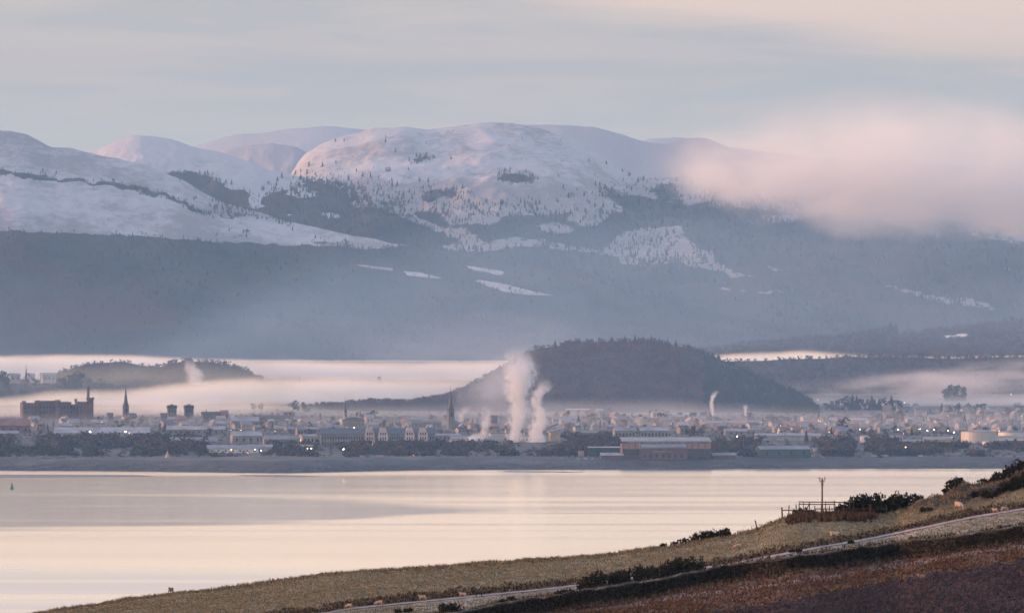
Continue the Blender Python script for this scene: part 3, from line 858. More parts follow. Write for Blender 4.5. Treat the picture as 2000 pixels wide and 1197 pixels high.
# ------------------------------------------------------------------ steam and smoke rising from the town
def plume(name, path, dens, D, label, seed=0.0, color=(.95, .97, 1), nscale=.14, warp=2.4, fade=.6, rise=.03):
    """path: (px, py, radius px) from the vent upwards. The container is a tube round the path; the density inside is torn by noise."""
    m, t, v = volmat(name, 0.0, tuple(c * .87 for c in color), 0.0, (0, 0, 0))
    geo = N(t, 'ShaderNodeNewGeometry')
    sp = N(t, 'ShaderNodeSeparateXYZ'); L(t, geo.outputs['Position'], sp.inputs[0])
    x, y, z = sp.outputs
    k = D / F
    pts = [((px - HX) * k, CAM_Z + (HY - py) * k, r * k * 1.5) for px, py, r in path]
    z0, z1 = pts[0][1], pts[-1][1]
    zt = maprange(t, z, z0, z1, 0, 1, False)
    def curve(vals):
        lo, hi = min(vals) - .5, max(vals) + .5
        q = N(t, 'ShaderNodeFloatCurve'); c = q.mapping.curves[0]
        while len(c.points) < len(vals): c.points.new(.5, .5)
        for cp, p, vv in zip(c.points, pts, vals):
            cp.location = ((p[1] - z0) / (z1 - z0), (vv - lo) / (hi - lo)); cp.handle_type = 'AUTO'
        q.mapping.update(); L(t, zt, q.inputs['Value'])
        return M(t, 'ADD', M(t, 'MULTIPLY', q.outputs[0], hi - lo), lo)
    cx, rr = curve([p[0] for p in pts]), curve([p[2] for p in pts])
    dx = M(t, 'SUBTRACT', x, cx); dy = M(t, 'SUBTRACT', y, D)
    dist = M(t, 'DIVIDE', M(t, 'SQRT', M(t, 'ADD', M(t, 'MULTIPLY', dx, dx), M(t, 'MULTIPLY', dy, dy))), rr)
    mp = N(t, 'ShaderNodeMapping'); mp.inputs['Location'].default_value = (seed, seed, seed); mp.inputs['Scale'].default_value = (nscale, nscale, nscale * .8); L(t, geo.outputs['Position'], mp.inputs[0])
    n = N(t, 'ShaderNodeTexNoise'); n.inputs['Scale'].default_value = 1; n.inputs['Detail'].default_value = 6; n.inputs['Roughness'].default_value = .62; n.inputs['Distortion'].default_value = .7; L(t, mp.outputs[0], n.inputs['Vector'])
    d = maprange(t, M(t, 'ADD', M(t, 'SUBTRACT', .86, dist), M(t, 'MULTIPLY', M(t, 'SUBTRACT', n.outputs[0], .5), warp)), 0, .5)
    d = M(t, 'MULTIPLY', d, maprange(t, zt, fade, 1.0, 1, 0))
    d = M(t, 'MULTIPLY', d, maprange(t, zt, 0.0, rise))
    L(t, M(t, 'MULTIPLY', d, dens * 1.0), v.inputs['Density'])
    m.cycles.volume_step_rate = .3
    mb = MB()
    ring = 12; vv = []; ff = []
    for px_, pz_, pr_ in pts:
        for a in range(ring):
            vv.append((px_ + pr_ * 1.6 * math.cos(a * 6.2832 / ring), D + pr_ * 1.6 * math.sin(a * 6.2832 / ring), pz_))
    for j in range(len(pts) - 1):
        for a in range(ring):
            ff.append((j * ring + a, j * ring + (a + 1) % ring, (j + 1) * ring + (a + 1) % ring, (j + 1) * ring + a))
    ff.append(tuple(range(ring - 1, -1, -1))); ff.append(tuple((len(pts) - 1) * ring + a for a in range(ring)))
    mb.add(vv, ff)
    return link(name, mb.mesh(name, m), kind='stuff', label=label)


plume('steam', [(1010, 864, 15), (1006, 848, 14), (1009, 832, 14), (1013, 815, 15), (1014, 795, 16), (1012, 770, 20), (1015, 745, 25), (1016, 720, 28), (1012, 700, 26), (1006, 672, 22)], .10, 6560, 'thick white steam plume rising before the wooded hill', 1.0, fade=.55)
plume('steam', [(1050, 865, 18), (1047, 850, 16), (1050, 834, 14), (1056, 815, 12), (1052, 798, 10), (1047, 783, 10), (1055, 766, 13), (1064, 752, 15), (1066, 735, 13)], .11, 6480, 'second thick steam plume leaning right', 5.0, fade=.6)
plume('steam', [(944, 858, 8), (946, 840, 9), (950, 822, 9), (949, 806, 9), (944, 785, 12)], .08, 6540, 'thinner steam plume left of the thick ones', 9.0, fade=.4)
plume('steam', [(922, 868, 14), (922, 858, 14), (930, 850, 11), (938, 842, 8)], .13, 6450, 'low puff of steam at the factory wall', 13.0, fade=.4, nscale=.12)
plume('steam', [(899, 826, 4), (901, 812, 6), (908, 800, 9), (916, 790, 9)], .07, 6900, 'faint curl of steam right of the tall spire', 17.0, fade=.4, nscale=.12)
plume('smoke', [(940, 826, 40), (952, 795, 48), (965, 765, 58), (980, 740, 56), (995, 715, 48), (1008, 690, 36), (1015, 660, 26)], .012, 6900, 'broad thin veil of smoke drifting left of the thick plume', 21.0, color=(.88, .93, 1), nscale=.03, warp=2.0, fade=.35, rise=.45)
plume('smoke', [(1393.5, 813, 2.2), (1391, 802, 3.4), (1390, 790, 3.6), (1391, 779, 3.8), (1397, 768, 5), (1399, 760, 5)], .34, 7050, 'thin curling smoke from the short chimney by the pink shed', 25.0, nscale=.2, fade=.6)
plume('smoke', [(1456.5, 813, 2.2), (1456, 804, 2.8), (1456, 795, 3.2), (1457, 788, 3.2)], .34, 7080, 'short straight smoke from the second chimney', 29.0, nscale=.2, fade=.5)
plume('steam', [(386, 752, 16), (382, 738, 15), (377, 724, 12), (373, 710, 11), (370, 698, 9)], .06, 9250, 'steam puff standing out of the fog before the dark knoll', 33.0, nscale=.06, fade=.5)
# ------------------------------------------------------------------ trees
def proto_decid(rs, n=40, w=.44, top=1.0, low=-.06, tri=.17):
    """A winter crown one metre tall: many small leaf and twig clumps spread through an uneven volume. Triangles (n*3, 3)."""
    out = []
    lobes = [(rs.normal(0, w * .42), rs.normal(0, w * .42), rs.uniform(low + .2, top - .2), rs.uniform(.14, .26)) for _ in range(7)]
    for i in range(n):
        lx, ly, lz, lr = lobes[rs.integers(len(lobes))]
        d = rs.normal(size=3); d /= np.linalg.norm(d)
        c = np.array([lx, ly, lz]) + d * lr * rs.uniform(.5, 1.0) * np.array([1, 1, .8])
        a = rs.normal(size=3); a /= np.linalg.norm(a)
        b_ = np.cross(a, rs.normal(size=3)); b_ /= np.linalg.norm(b_)
        s_ = tri * rs.uniform(.7, 1.3)
        out += [c + a * s_ * .7, c - a * s_ * .5 + b_ * s_ * .6, c - a * s_ * .5 - b_ * s_ * .6]
    out = np.array(out); out[:, 2] = np.maximum(out[:, 2], .03)
    return out


def proto_conifer(rs, tiers=5, k=6, w=.20):
    out = []
    for j in range(tiers):
        z0 = .10 + .80 * j / tiers; r = w * (1 - j / tiers) ** .85 + .018
        h = .34 - .02 * j
        for q in range(k):
            a = 2 * math.pi * (q + rs.random() * .6) / k; da = .62
            rr = r * rs.uniform(.75, 1.2); zz = z0 - rs.uniform(0, .06)
            out += [np.array([0, 0, min(1.0, z0 + h)]), np.array([rr * math.cos(a - da), rr * math.sin(a - da), zz]), np.array([rr * math.cos(a + da), rr * math.sin(a + da), zz])]
    return np.array(out)


_rs = np.random.default_rng(12)
DECID = [proto_decid(_rs) for _ in range(6)]
DECID_FINE = [proto_decid(_rs, 210, .40, 1.0, -.16, .085) for _ in range(5)]
CONIF = [proto_conifer(_rs) for _ in range(5)]
CONIF_SMALL = [proto_conifer(_rs, 3, 4, .19) for _ in range(4)]
CONIF_FINE = [proto_conifer(_rs, 8, 8, .19) for _ in range(4)]

bare_mat = surf('winter_branches', (.050, .040, .036), (.085, .066, .054), .05, .9, spec=.1)
brown_mat = surf('copper_winter_crowns', (.060, .042, .034), (.11, .075, .055), .03, .9, spec=.1)
pine_mat = surf('dark_needles', (.022, .034, .026), (.045, .055, .038), .05, .9, spec=.1)
pale_pine = surf('pale_bluish_needles', (.050, .060, .066), (.085, .095, .105), .01, .9, spec=.1)  # paler, bluer than dark_needles, for lower contrast on the far slopes
trunk_mat = surf('bark', (.05, .04, .03), (.08, .06, .05), .5, .9)


def scatter(name, pts, hs, protos, mats, wscale=1.0, mat_pick=None, seed=1, kind='stuff', label=None, sink=.16):
    rs = np.random.default_rng(seed)
    V = []; MI = []
    ids = rs.integers(len(protos), size=len(pts))
    for k, p in enumerate(protos):
        sel = np.where(ids == k)[0]
        if not len(sel):
            continue
        a = rs.random(len(sel)) * 6.283; ca, sa = np.cos(a), np.sin(a)
        h = hs[sel]; w = h * wscale * rs.uniform(.8, 1.25, len(sel))
        x = (p[None, :, 0] * ca[:, None] - p[None, :, 1] * sa[:, None]) * w[:, None] + pts[sel, 0][:, None]
        y = (p[None, :, 0] * sa[:, None] + p[None, :, 1] * ca[:, None]) * w[:, None] + pts[sel, 1][:, None]
        z = (p[None, :, 2] - sink) * h[:, None] + pts[sel, 2][:, None]
        V.append(np.stack([x, y, z], -1).reshape(-1, 3))
        mi = (mat_pick[sel] if mat_pick is not None else np.zeros(len(sel), int))
        MI.append(np.repeat(mi, p.shape[0] // 3))
    V = np.concatenate(V); MI = np.concatenate(MI)
    me = mesh_np(name, V, np.arange(len(V)).reshape(-1, 3), mats, MI)
    return link(name, me, kind=kind, label=label)


# pines on the mountain: thick at the edges of the woods, single trees out on the snow
for rdg, n, h, sd_, wt_ in ((main_hill, 24000, (9, 17), 1, lambda c, py: c * (1.12 - c) + .004), (second_hill, 6500, (8, 16), 2, lambda c, py: (c * (1.1 - c) + .0025) * (py > 338)), (front_hill, 10000, (7, 13), 3, lambda c, py: (c * (1.35 - c) + .002) * (1 + 1.2 * (py < 500)))):
    wgt = wt_(rdg.cov, rdg.PY)
    wgt = wgt * (.25 + .75 * sstep(.40, .60, fbm(rdg.X * .006, rdg.D * .0022, 4)))
    wgt = np.where((rdg.U > -150) & (rdg.U < 2150), wgt, wgt * .05)
    pt, uu, vv = rdg.sample(n, wgt, np.random.default_rng(sd_))
    rs = np.random.default_rng(sd_ + 50)
    hv = h[0] * .7 + (h[1] * 1.25 - h[0] * .7) * rs.random(len(pt)) ** 2.2 * (.5 + fbm(pt[:, 0] * .004, pt[:, 1] * .002, 3))
    scatter('conifer_forest', pt, hv, CONIF_SMALL, pale_pine, 1.25, seed=sd_)

# woods on the nearer hills
for nm, rdg, n, hh, protos, mats, pk, sd_ in (('woodland', hill, 7000, (7, 12), DECID, [bare_mat, brown_mat, pine_mat], (.45, .3, .25), 11), ('woodland', strip, 7000, (7, 12), DECID, [bare_mat, brown_mat, pine_mat], (.5, .2, .3), 12),
                                               ('woodland', rise, 5000, (7, 12), DECID, [bare_mat, brown_mat, pine_mat], (.5, .3, .2), 13), ('woodland', knoll, 2200, (7, 12), DECID, [bare_mat, brown_mat, pine_mat], (.5, .15, .35), 14),
                                               ('woodland', knoll2, 1600, (7, 12), DECID, [bare_mat, brown_mat, pine_mat], (.5, .15, .35), 15)):
    w = np.where((rdg.U > -120) & (rdg.U < 2120), rdg.cov, rdg.cov * .15)
    pt, uu, vv = rdg.sample(n, w + 1e-6, np.random.default_rng(sd_))
    rs = np.random.default_rng(sd_)
    pick = rs.choice(3, len(pt), p=pk)
    big = np.clip((fbm(pt[:, 0] * .012, pt[:, 1] * .012, 3) - .3) * 2.2, 0, 1)
    scatter(nm, pt, (hh[0] + (hh[1] - hh[0]) * big) * rs.uniform(.8, 1.25, len(pt)), protos, mats, 1.0, pick, sd_)

# single trees: a thing with trunk and crown
def tri_mesh(name, V, mat):
    return mesh_np(name, V, np.arange(len(V)).reshape(-1, 3), mat)


def trunk_mesh(h, r, rs, limbs):
    m = MB()
    m.tube([(0, 0, -.04), (rs.normal(0, .008), rs.normal(0, .008), h * .5), (rs.normal(0, .02), rs.normal(0, .02), h)], [r, r * .7, r * .3], 6)
    for _ in range(limbs):
        a = rs.random() * 6.28; z = h * rs.uniform(.45, .85); l_ = rs.uniform(.16, .3)
        m.tube([(0, 0, z), (l_ * .6 * math.cos(a), l_ * .6 * math.sin(a), z + l_ * .5), (l_ * math.cos(a), l_ * math.sin(a), z + l_ * 1.0)], [r * .4, r * .25, r * .1], 4)
    return m.mesh('trunk', trunk_mat)


_rs2 = np.random.default_rng(77)
TREE_KIND = {
    'bare_tree': [(trunk_mesh(.75, .028, _rs2, 6), tri_mesh('crown', p, bare_mat)) for p in DECID_FINE],
    'brown_tree': [(trunk_mesh(.75, .028, _rs2, 6), tri_mesh('crown', p, brown_mat)) for p in DECID_FINE],
    'round_evergreen': [(trunk_mesh(.6, .03, _rs2, 4), tri_mesh('crown', p, pine_mat)) for p in DECID_FINE],
    'conifer': [(trunk_mesh(.9, .022, _rs2, 0), tri_mesh('crown', p, pine_mat)) for p in CONIF_FINE],
}


def tree(kind, x, y, z, h, label, group, w=1.0, rs=random):
    tm, cm = rs.choice(TREE_KIND[kind])
    o = link(kind, None, label=label, cat='tree', group=group, loc=(x, y, z))
    o.rotation_euler.z = rs.random() * 6.28
    o.scale = (h * w, h * w, h)
    link('trunk', tm, o); cr = link('crown', cm, o); cr.location.z = -.06
    return o


def ridge_z(rdg, px, off=0.0):
    """crest point of a hill at px"""
    i = int(np.argmin(np.abs(rdg.U[:, 0] - px)))
    return rdg.X[i, -1], rdg.D[i, -1] - 3, rdg.Z[i, -1]


for q_, (px, hpx) in enumerate(sorted(((1085, 13), (1062, 9), (1128, 9), (1150, 10), (1178, 9), (1220, 13), (1239, 15), (1258, 13), (1274, 16), (1290, 14), (1304, 14), (1322, 13), (1345, 11), (1196, 10)))):
    x, y, z = ridge_z(hill, px)
    tree('conifer', x, y, z - 1.5, hpx / F * 8500 * 1.25, f'{ORD[q_]} dark conifer standing up from the crest of the wooded hill', 'conifers on the crest of the wooded hill', 1.1)
for k in range(30):
    px = 905 + k * 21 + random.uniform(-8, 8)
    x, y, z = ridge_z(hill, px)
    tree(random.choice(['bare_tree', 'brown_tree', 'round_evergreen']), x, y + random.uniform(-6, 0), z - 1.5, random.uniform(6, 10), f'{ORD[k]} broad-crowned tree along the skyline of the wooded hill', 'broadleaf trees on the skyline of the wooded hill', 1.1)
for k in range(30):
    px = 1440 + k * 19.5 + random.uniform(-7, 7)
    x, y, z = ridge_z(strip, px)
    tree(random.choice(['bare_tree', 'bare_tree', 'round_evergreen']), x, y + random.uniform(-8, 0), z - 2, random.uniform(6, 11), f'{ORD[k]} tree along the skyline of the wooded ridge right of the hill', 'trees on the skyline of the right-hand ridge', 1.1)
for q_, (px, hpx, k) in enumerate(sorted(((1741, 22, 'conifer'), (1733, 17, 'conifer'), (1751, 18, 'conifer'), (1747, 14, 'round_evergreen'), (1725, 12, 'round_evergreen')))):
    x, y, z = ridge_z(rise, px)
    tree(k, x, y, z - 1, hpx / F * 11300 * 1.1, f'{ORD[q_]} dark tree in the clump on top of the far wooded rise', 'clump of tall trees on the far wooded rise', 1.2)


def ground_tree(kind, px, base, top, label, group, w=1.0, D=None):
    D = D or baseD(px, base)
    x, y, z = P(px, base, D)
    z = float(land_z(x, y))
    return tree(kind, x, y, z - .3, (base - top) / F * D, label, group, w)


# single trees half hidden in the fog
for px, base, top, k, w, D, lab in ((585, 748, 729, 'conifer', 1.3, 9180, 'pair of dark tree tops showing above the fog bank'), (590, 748, 733, 'round_evergreen', 1.1, 9180, 'pair of dark tree tops showing above the fog bank'),
                                    (741, 750, 727, 'bare_tree', 1.0, 9400, 'faint slanting tree top in the middle of the fog'), (688, 748, 732, 'bare_tree', .8, 9400, 'very faint tree top in the fog left of the slanting one')):
    x, y, z = P(px, base, D)
    zz = float(land_z(x, y))
    h = z + (base - top) / F * D - zz
    tree(k, x, y, zz, h, lab, 'tree tops in the fog', w * .35)
for q_, (px, base, top, w) in enumerate(sorted(((2, 768, 710, .62), (10, 768, 716, .7), (52, 750, 722, .5), (70, 750, 734, 1), (120, 756, 731, 1.2), (132, 756, 729, 1.2), (150, 756, 716, 1.2), (158, 756, 719, 1.2), (142, 758, 722, 1)))):
    x, y, z = P(px, base, 9000)
    tree('round_evergreen', x, y, float(z) - 2, (base - top) / F * 9000, f'{ORD[q_]} dark tree standing above the fog at the far left', 'dark trees above the fog at the far left', w)
# ------------------------------------------------------------------ the town
mat_slate = surf('dark_slate', (.05, .052, .06), (.085, .085, .095), .4, .6)
mat_frost = surf('frosted_roof', (.165, .16, .17), (.275, .265, .28), .06, .7, stretch=(1, 1, 1))
mat_greyroof = surf('grey_roof', (.15, .15, .16), (.22, .215, .22), .08, .6)
mat_redroof = surf('red_roof', (.17, .085, .07), (.25, .14, .115), .1, .7)
mat_white = surf('white_harling', (.25, .245, .245), (.36, .35, .345), .15, .8)
mat_gable = surf('weathered_pink_harling', (.40, .35, .34), (.50, .44, .42), .15, .8)
mat_cream = surf('cream_render', (.30, .24, .18), (.40, .33, .25), .15, .8)
mat_stone = surf('grey_stone', (.17, .16, .155), (.26, .245, .23), .2, .85)
mat_darkstone = surf('dark_stone', (.085, .08, .08), (.13, .12, .115), .25, .85)
mat_sand = surf('red_sandstone', (.085, .064, .062), (.15, .105, .098), .12, .85)
mat_pinkw = surf('pink_render', (.22, .165, .155), (.31, .24, .225), .1, .8)
mat_brick = surf('brown_brick', (.095, .066, .064), (.145, .10, .096), .15, .8)
mat_green = surf('green_cladding', (.03, .06, .055), (.045, .08, .07), .05, .5)
mat_metal = surf('pale_cladding', (.42, .42, .44), (.52, .52, .53), .05, .45)
mat_concrete = surf('concrete', (.20, .195, .19), (.28, .27, .26), .1, .8)
mat_tank = surf('tank_paint', (.46, .43, .40), (.54, .51, .47), .05, .45)
mat_glass, _t, _o = newmat('dark_window_glass')
_b = N(_t, 'ShaderNodeBsdfPrincipled'); _b.inputs['Base Color'].default_value = (.02, .025, .03, 1); _b.inputs['Roughness'].default_value = .15; L(_t, _b.outputs[0], _o.inputs[0])


def glow(name, col, strength):
    m, t, out = newmat(name)
    e = N(t, 'ShaderNodeEmission'); e.inputs[0].default_value = (*col, 1); e.inputs[1].default_value = strength
    L(t, e.outputs[0], out.inputs[0])
    m.cycles.emission_sampling = 'NONE'
    return m


glow_white = glow('cool_lamp', (1, .88, .66), 44)
glow_warm = glow('sodium_lamp', (1, .55, .20), 42)
glow_red = glow('red_lamp', (1, .14, .10), 22)
glow_win = glow('lit_window', (1, .58, .30), 1.6)
glow_shop = glow('lit_shop_front', (1, .25, .16), 1.3)
lamp_metal = surf('lamp_post_paint', (.10, .10, .10), (.14, .14, .14), 1, .5)


class Building:
    """An Empty on the ground at (px, base); parts are given in pixels of the photograph measured from there."""
    def __init__(s, name, px, base, label, cat, yaw=0., group=None, D=None):
        s.D = D or baseD(px, base)
        s.m = s.D / F
        x, y, _ = P(px, base, s.D)
        z = float(land_z(x, y)) if D is None else P(px, base, s.D)[2]
        s.o = link(name, None, label=label, cat=cat, group=group, loc=(x, y, z - .2), rot=(0, 0, R(yaw)))
        s.base = z

    def part(s, name, mb, mat, parent=None, loc=None, kind=None, label=None):
        return link(name, mb if isinstance(mb, bpy.types.Mesh) else mb.mesh(name, mat), parent or s.o, loc=loc, kind=kind, label=label)

    def block(s, name, x0, x1, h, mat, y0=0, depth=None, z0=0, parent=None):
        k = s.m
        mb = MB(); mb.box(x0 * k, x1 * k, y0 * k, (y0 + (depth or (x1 - x0))) * k, z0 * k, h * k)
        return s.part(name, mb, mat, parent)

    def gable(s, x0, x1, z, rise, y0, depth, mat, over=1.0, axis='x', name='roof'):
        """pitched roof; axis is the way the ridge runs"""
        k = s.m; t_ = .6
        mb = MB()
        if axis == 'x':
            a, c = (y0 - over) * k, (y0 + depth + over) * k
            mb.prism([(a, z * k), ((a + c) / 2, (z + rise) * k), (c, z * k), (c, (z + t_) * k), ((a + c) / 2, (z + rise + t_) * k), (a, (z + t_) * k)], 'x', (x0 - over) * k, (x1 + over) * k)
            mb2 = MB(); mb2.prism([(y0 * k, z * k), ((y0 + depth / 2) * k, (z + rise - .15) * k), ((y0 + depth) * k, z * k)], 'x', x0 * k + .01, x1 * k - .01)
        else:
            a, c = (x0 - over) * k, (x1 + over) * k
            mb.prism([(a, z * k), ((a + c) / 2, (z + rise) * k), (c, z * k), (c, (z + t_) * k), ((a + c) / 2, (z + rise + t_) * k), (a, (z + t_) * k)], 'y', (y0 - over) * k, (y0 + depth + over) * k)
            mb2 = MB(); mb2.prism([(x0 * k, z * k), ((x0 + x1) / 2 * k, (z + rise - .15) * k), (x1 * k, z * k)], 'y', y0 * k + .01, (y0 + depth) * k - .01)
        r_ = s.part(name, mb, mat)
        return r_, mb2

    def windows(s, n, x0, x1, z0, z1, y, w, mat=None, frac=None):
        """n windows set 4 cm proud of the wall at y, each a part, sharing one mesh"""
        k = s.m
        mb = MB(); mb.box(-w * k / 2, w * k / 2, -.04, .1, 0, (z1 - z0) * k)
        me = mb.mesh('window', mat or mat_glass)
        for q in range(n):
            s.part('window', me, None, loc=((x0 + (x1 - x0) * (q + .5) / n) * k, y * k, z0 * k))


def shed(name, x0, x1, top, base, rise, label, cat, wall, roof, yaw=8, depth=None, nwin=0, group=None, axis='x', flat=False, lit=False):
    """a plain long building: walls up to `top`, roof rising `rise` pixels more"""
    b_ = Building(name, (x0 + x1) / 2, base, label, cat, yaw, group)
    w = (x1 - x0) / 2; d = depth or max(14, (x1 - x0) * .4)
    h = base - top
    if flat:
        b_.block('wall', -w, w, h, wall, 0, d)
        mb = MB(); k = b_.m; mb.box((-w - .5) * k, (w + .5) * k, -.5 * k, (d + .5) * k, h * k, (h + max(rise, .8)) * k)
        b_.part('roof', mb, roof)
    else:
        r_, g = b_.gable(-w, w, h, rise, 0, d, roof, axis=axis)
        k = b_.m
        g.box(-w * k, w * k, 0, d * k, 0, h * k - .02)
        b_.part('wall', g, wall)
    if nwin:
        b_.windows(nwin, -w + 1, w - 1, h * .3, h * .72, 0, min(3, 1.1 * w / nwin), glow_win if lit else None)
    return b_


# --- the castle on its hill
b_ = Building('castle', 113, 816.5, 'large red sandstone castle with battlements and a tall round tower on its hill', 'castle', 14)
for x0, x1, h, y0, d in ((-68, -40, 29.5, 0, 42), (-37, -4, 33.5, 7, 34), (4.5, 23, 31.5, 2, 36), (24, 40, 26, 12, 24), (41, 58, 31.5, 0, 34)):
    w_ = b_.block('wall', x0, x1, h, mat_sand, y0, d)
    mb = MB(); k = b_.m
    q = x0
    while q < x1 - 1:
        mb.box(q * k, (q + 1.7) * k, y0 * k - .05, (y0 + 1) * k, h * k - .01, (h + 1.6) * k); q += 3
    q = y0 + 3
    while q < y0 + d - 2:
        mb.box(x0 * k - .05, (x0 + 1) * k, q * k, (q + 1.7) * k, h * k - .01, (h + 1.6) * k); q += 3
    b_.part('battlements', mb, mat_sand, w_, kind='stuff')
    n_ = max(2, int((x1 - x0) / 6))
    b_.windows(n_, x0 + 1, x1 - 1, 9, 14, y0, 1.5); b_.windows(n_, x0 + 1, x1 - 1, 19, 24, y0, 1.5)
for x, r_, z1, cap in ((-66, 3.2, 33, 1), (-40, 4.2, 34, 1), (0, 4.6, 35, 1), (24, 2.4, 31, 1), (36, 1.6, 37, 1), (64.5, 6.6, 40, 1.5), (60.5, 2.7, 60, 1)):
    mb = MB(); k = b_.m
    zc = z1 - 4.5
    mb.lathe([(r_ * k, 0), (r_ * k, zc * k), ((r_ + .9 * cap) * k, (zc + 1.4) * k), ((r_ + .9 * cap) * k, z1 * k)], 12, x * k, 5 * k)
    t_ = b_.part('round_tower' if r_ > 5 else 'turret', mb, mat_sand)
    m2 = MB()
    for a in range(6):
        m2.box(-.8 * k, .8 * k, -.5, .5, 0, 1.4 * k)
    m2 = MB()
    nb = 7 if r_ > 3 else 5
    for a in range(nb):
        an = 2 * math.pi * a / nb; rr = (r_ + .9 * cap - .6) * k
        m2.box(x * k + rr * math.cos(an) - .6 * k, x * k + rr * math.cos(an) + .6 * k, 5 * k + rr * math.sin(an) - .6 * k, 5 * k + rr * math.sin(an) + .6 * k, z1 * k - .01, (z1 + 1.3) * k)
    b_.part('battlements', m2, mat_sand, t_, kind='stuff')


# --- churches and spires
def steeple(px, base, top, w, shaft, label, stone, dark, nave=None, yaw=20, D=None, pinn=True):
    b_ = Building('church', px, base, label, 'church', yaw, D=D)
    k = b_.m; h = base - top
    mb = MB(); mb.box(-w / 2 * k, w / 2 * k, 0, w * k, 0, shaft * k)
    tw = b_.part('tower', mb, stone)
    mb = MB(); mb.box((-w / 2 - .5) * k, (w / 2 + .5) * k, -.5 * k, (w + .5) * k, shaft * k, (shaft + 1.2) * k)
    b_.part('cornice', mb, stone)
    mb = MB(); r_ = w * .52
    mb.lathe([(r_ * k, (shaft + 1.2) * k), (r_ * .66 * k, (shaft + (h - shaft) * .33) * k), (r_ * .3 * k, (shaft + (h - shaft) * .68) * k), (.16 * k, h * k)], 8, 0, w / 2 * k)
    sp_ = b_.part('spire', mb, dark)
    mb = MB(); mb.box(-.12, .12, w / 2 * k - .12, w / 2 * k + .12, h * k - .1, h * k + 2.2); mb.box(-.7, .7, w / 2 * k - .1, w / 2 * k + .1, h * k + 1.1, h * k + 1.35)
    b_.part('cross', mb, lamp_metal, sp_)
    if pinn:
        for sx in (-1, 1):
            for yy in (.12, .88):
                mb = MB(); mb.lathe([(.9 * k, (shaft + 1.2) * k), (.75 * k, (shaft + 4) * k), (.08 * k, (shaft + 8) * k)], 6, sx * w * .44 * k, yy * w * k)
                b_.part('pinnacle', mb, stone)
    b_.windows(1, -w / 2, w / 2, shaft * .68, shaft * .9, 0, w * .35)
    if nave:
        r2, g = b_.gable(w / 2, w / 2 + nave[0], nave[1], nave[2], 1, w * 1.6, dark)
        g.box(w / 2 * k, (w / 2 + nave[0]) * k, 1 * k, (1 + w * 1.6) * k, 0, nave[1] * k - .02)
        b_.part('nave', g, stone)
        b_.windows(4, w / 2 + 1, w / 2 + nave[0] - 1, nave[1] * .3, nave[1] * .8, 1, 1.6)
    return b_


steeple(247, 821, 752, 10, 26, 'tall dark church steeple between the castle and the twin towers', mat_darkstone, mat_slate, (16, 8, 6))
steeple(882, 838, 757, 11.5, 36, 'tall grey church spire rising before the slope of the wooded hill', mat_darkstone, mat_slate, (18, 9, 7))
steeple(675.5, 832, 779, 6, 26, 'slim dark spire on a small church behind the gabled building', mat_stone, mat_slate, (14, 10, 6), pinn=False)
steeple(51.5, 748, 711, 3.2, 18, 'thin distant spire among trees above the fog at the left', mat_darkstone, mat_slate, None, D=9100, pinn=False)

# --- twin dark towers
for x0, x1, lab in ((327, 346, 'left of two square dark towers with overhanging tops behind the town roofs'), (360, 379, 'right of two square dark towers with overhanging tops behind the town roofs')):
    b_ = Building('tower', (x0 + x1) / 2, 819, lab, 'tower', 10)
    k = b_.m; w = (x1 - x0) / 2
    b_.block('shaft', -w + .9, w - .9, 22, mat_darkstone, 0, 16)
    mb = MB(); mb.box(-w * k, w * k, -1.2 * k, 17.2 * k, 22 * k, 27 * k)
    hd = b_.part('top_storey', mb, mat_darkstone)
    mb = MB(); mb.box((-w + .8) * k, (w - .8) * k, 0, 16 * k, 27 * k, 28.2 * k); mb.box(-3 * k, 2.5 * k, 5 * k, 11 * k, 28.2 * k + .01, 30 * k)
    r_ = b_.part('roof', mb, mat_slate)
    b_.windows(3, -w + 2, w - 2, 6, 10, 0, 1.6); b_.windows(3, -w + 2, w - 2, 14, 18, 0, 1.6); b_.windows(4, -w + 1, w - 1, 23.4, 25.6, -1.2, 1.8)

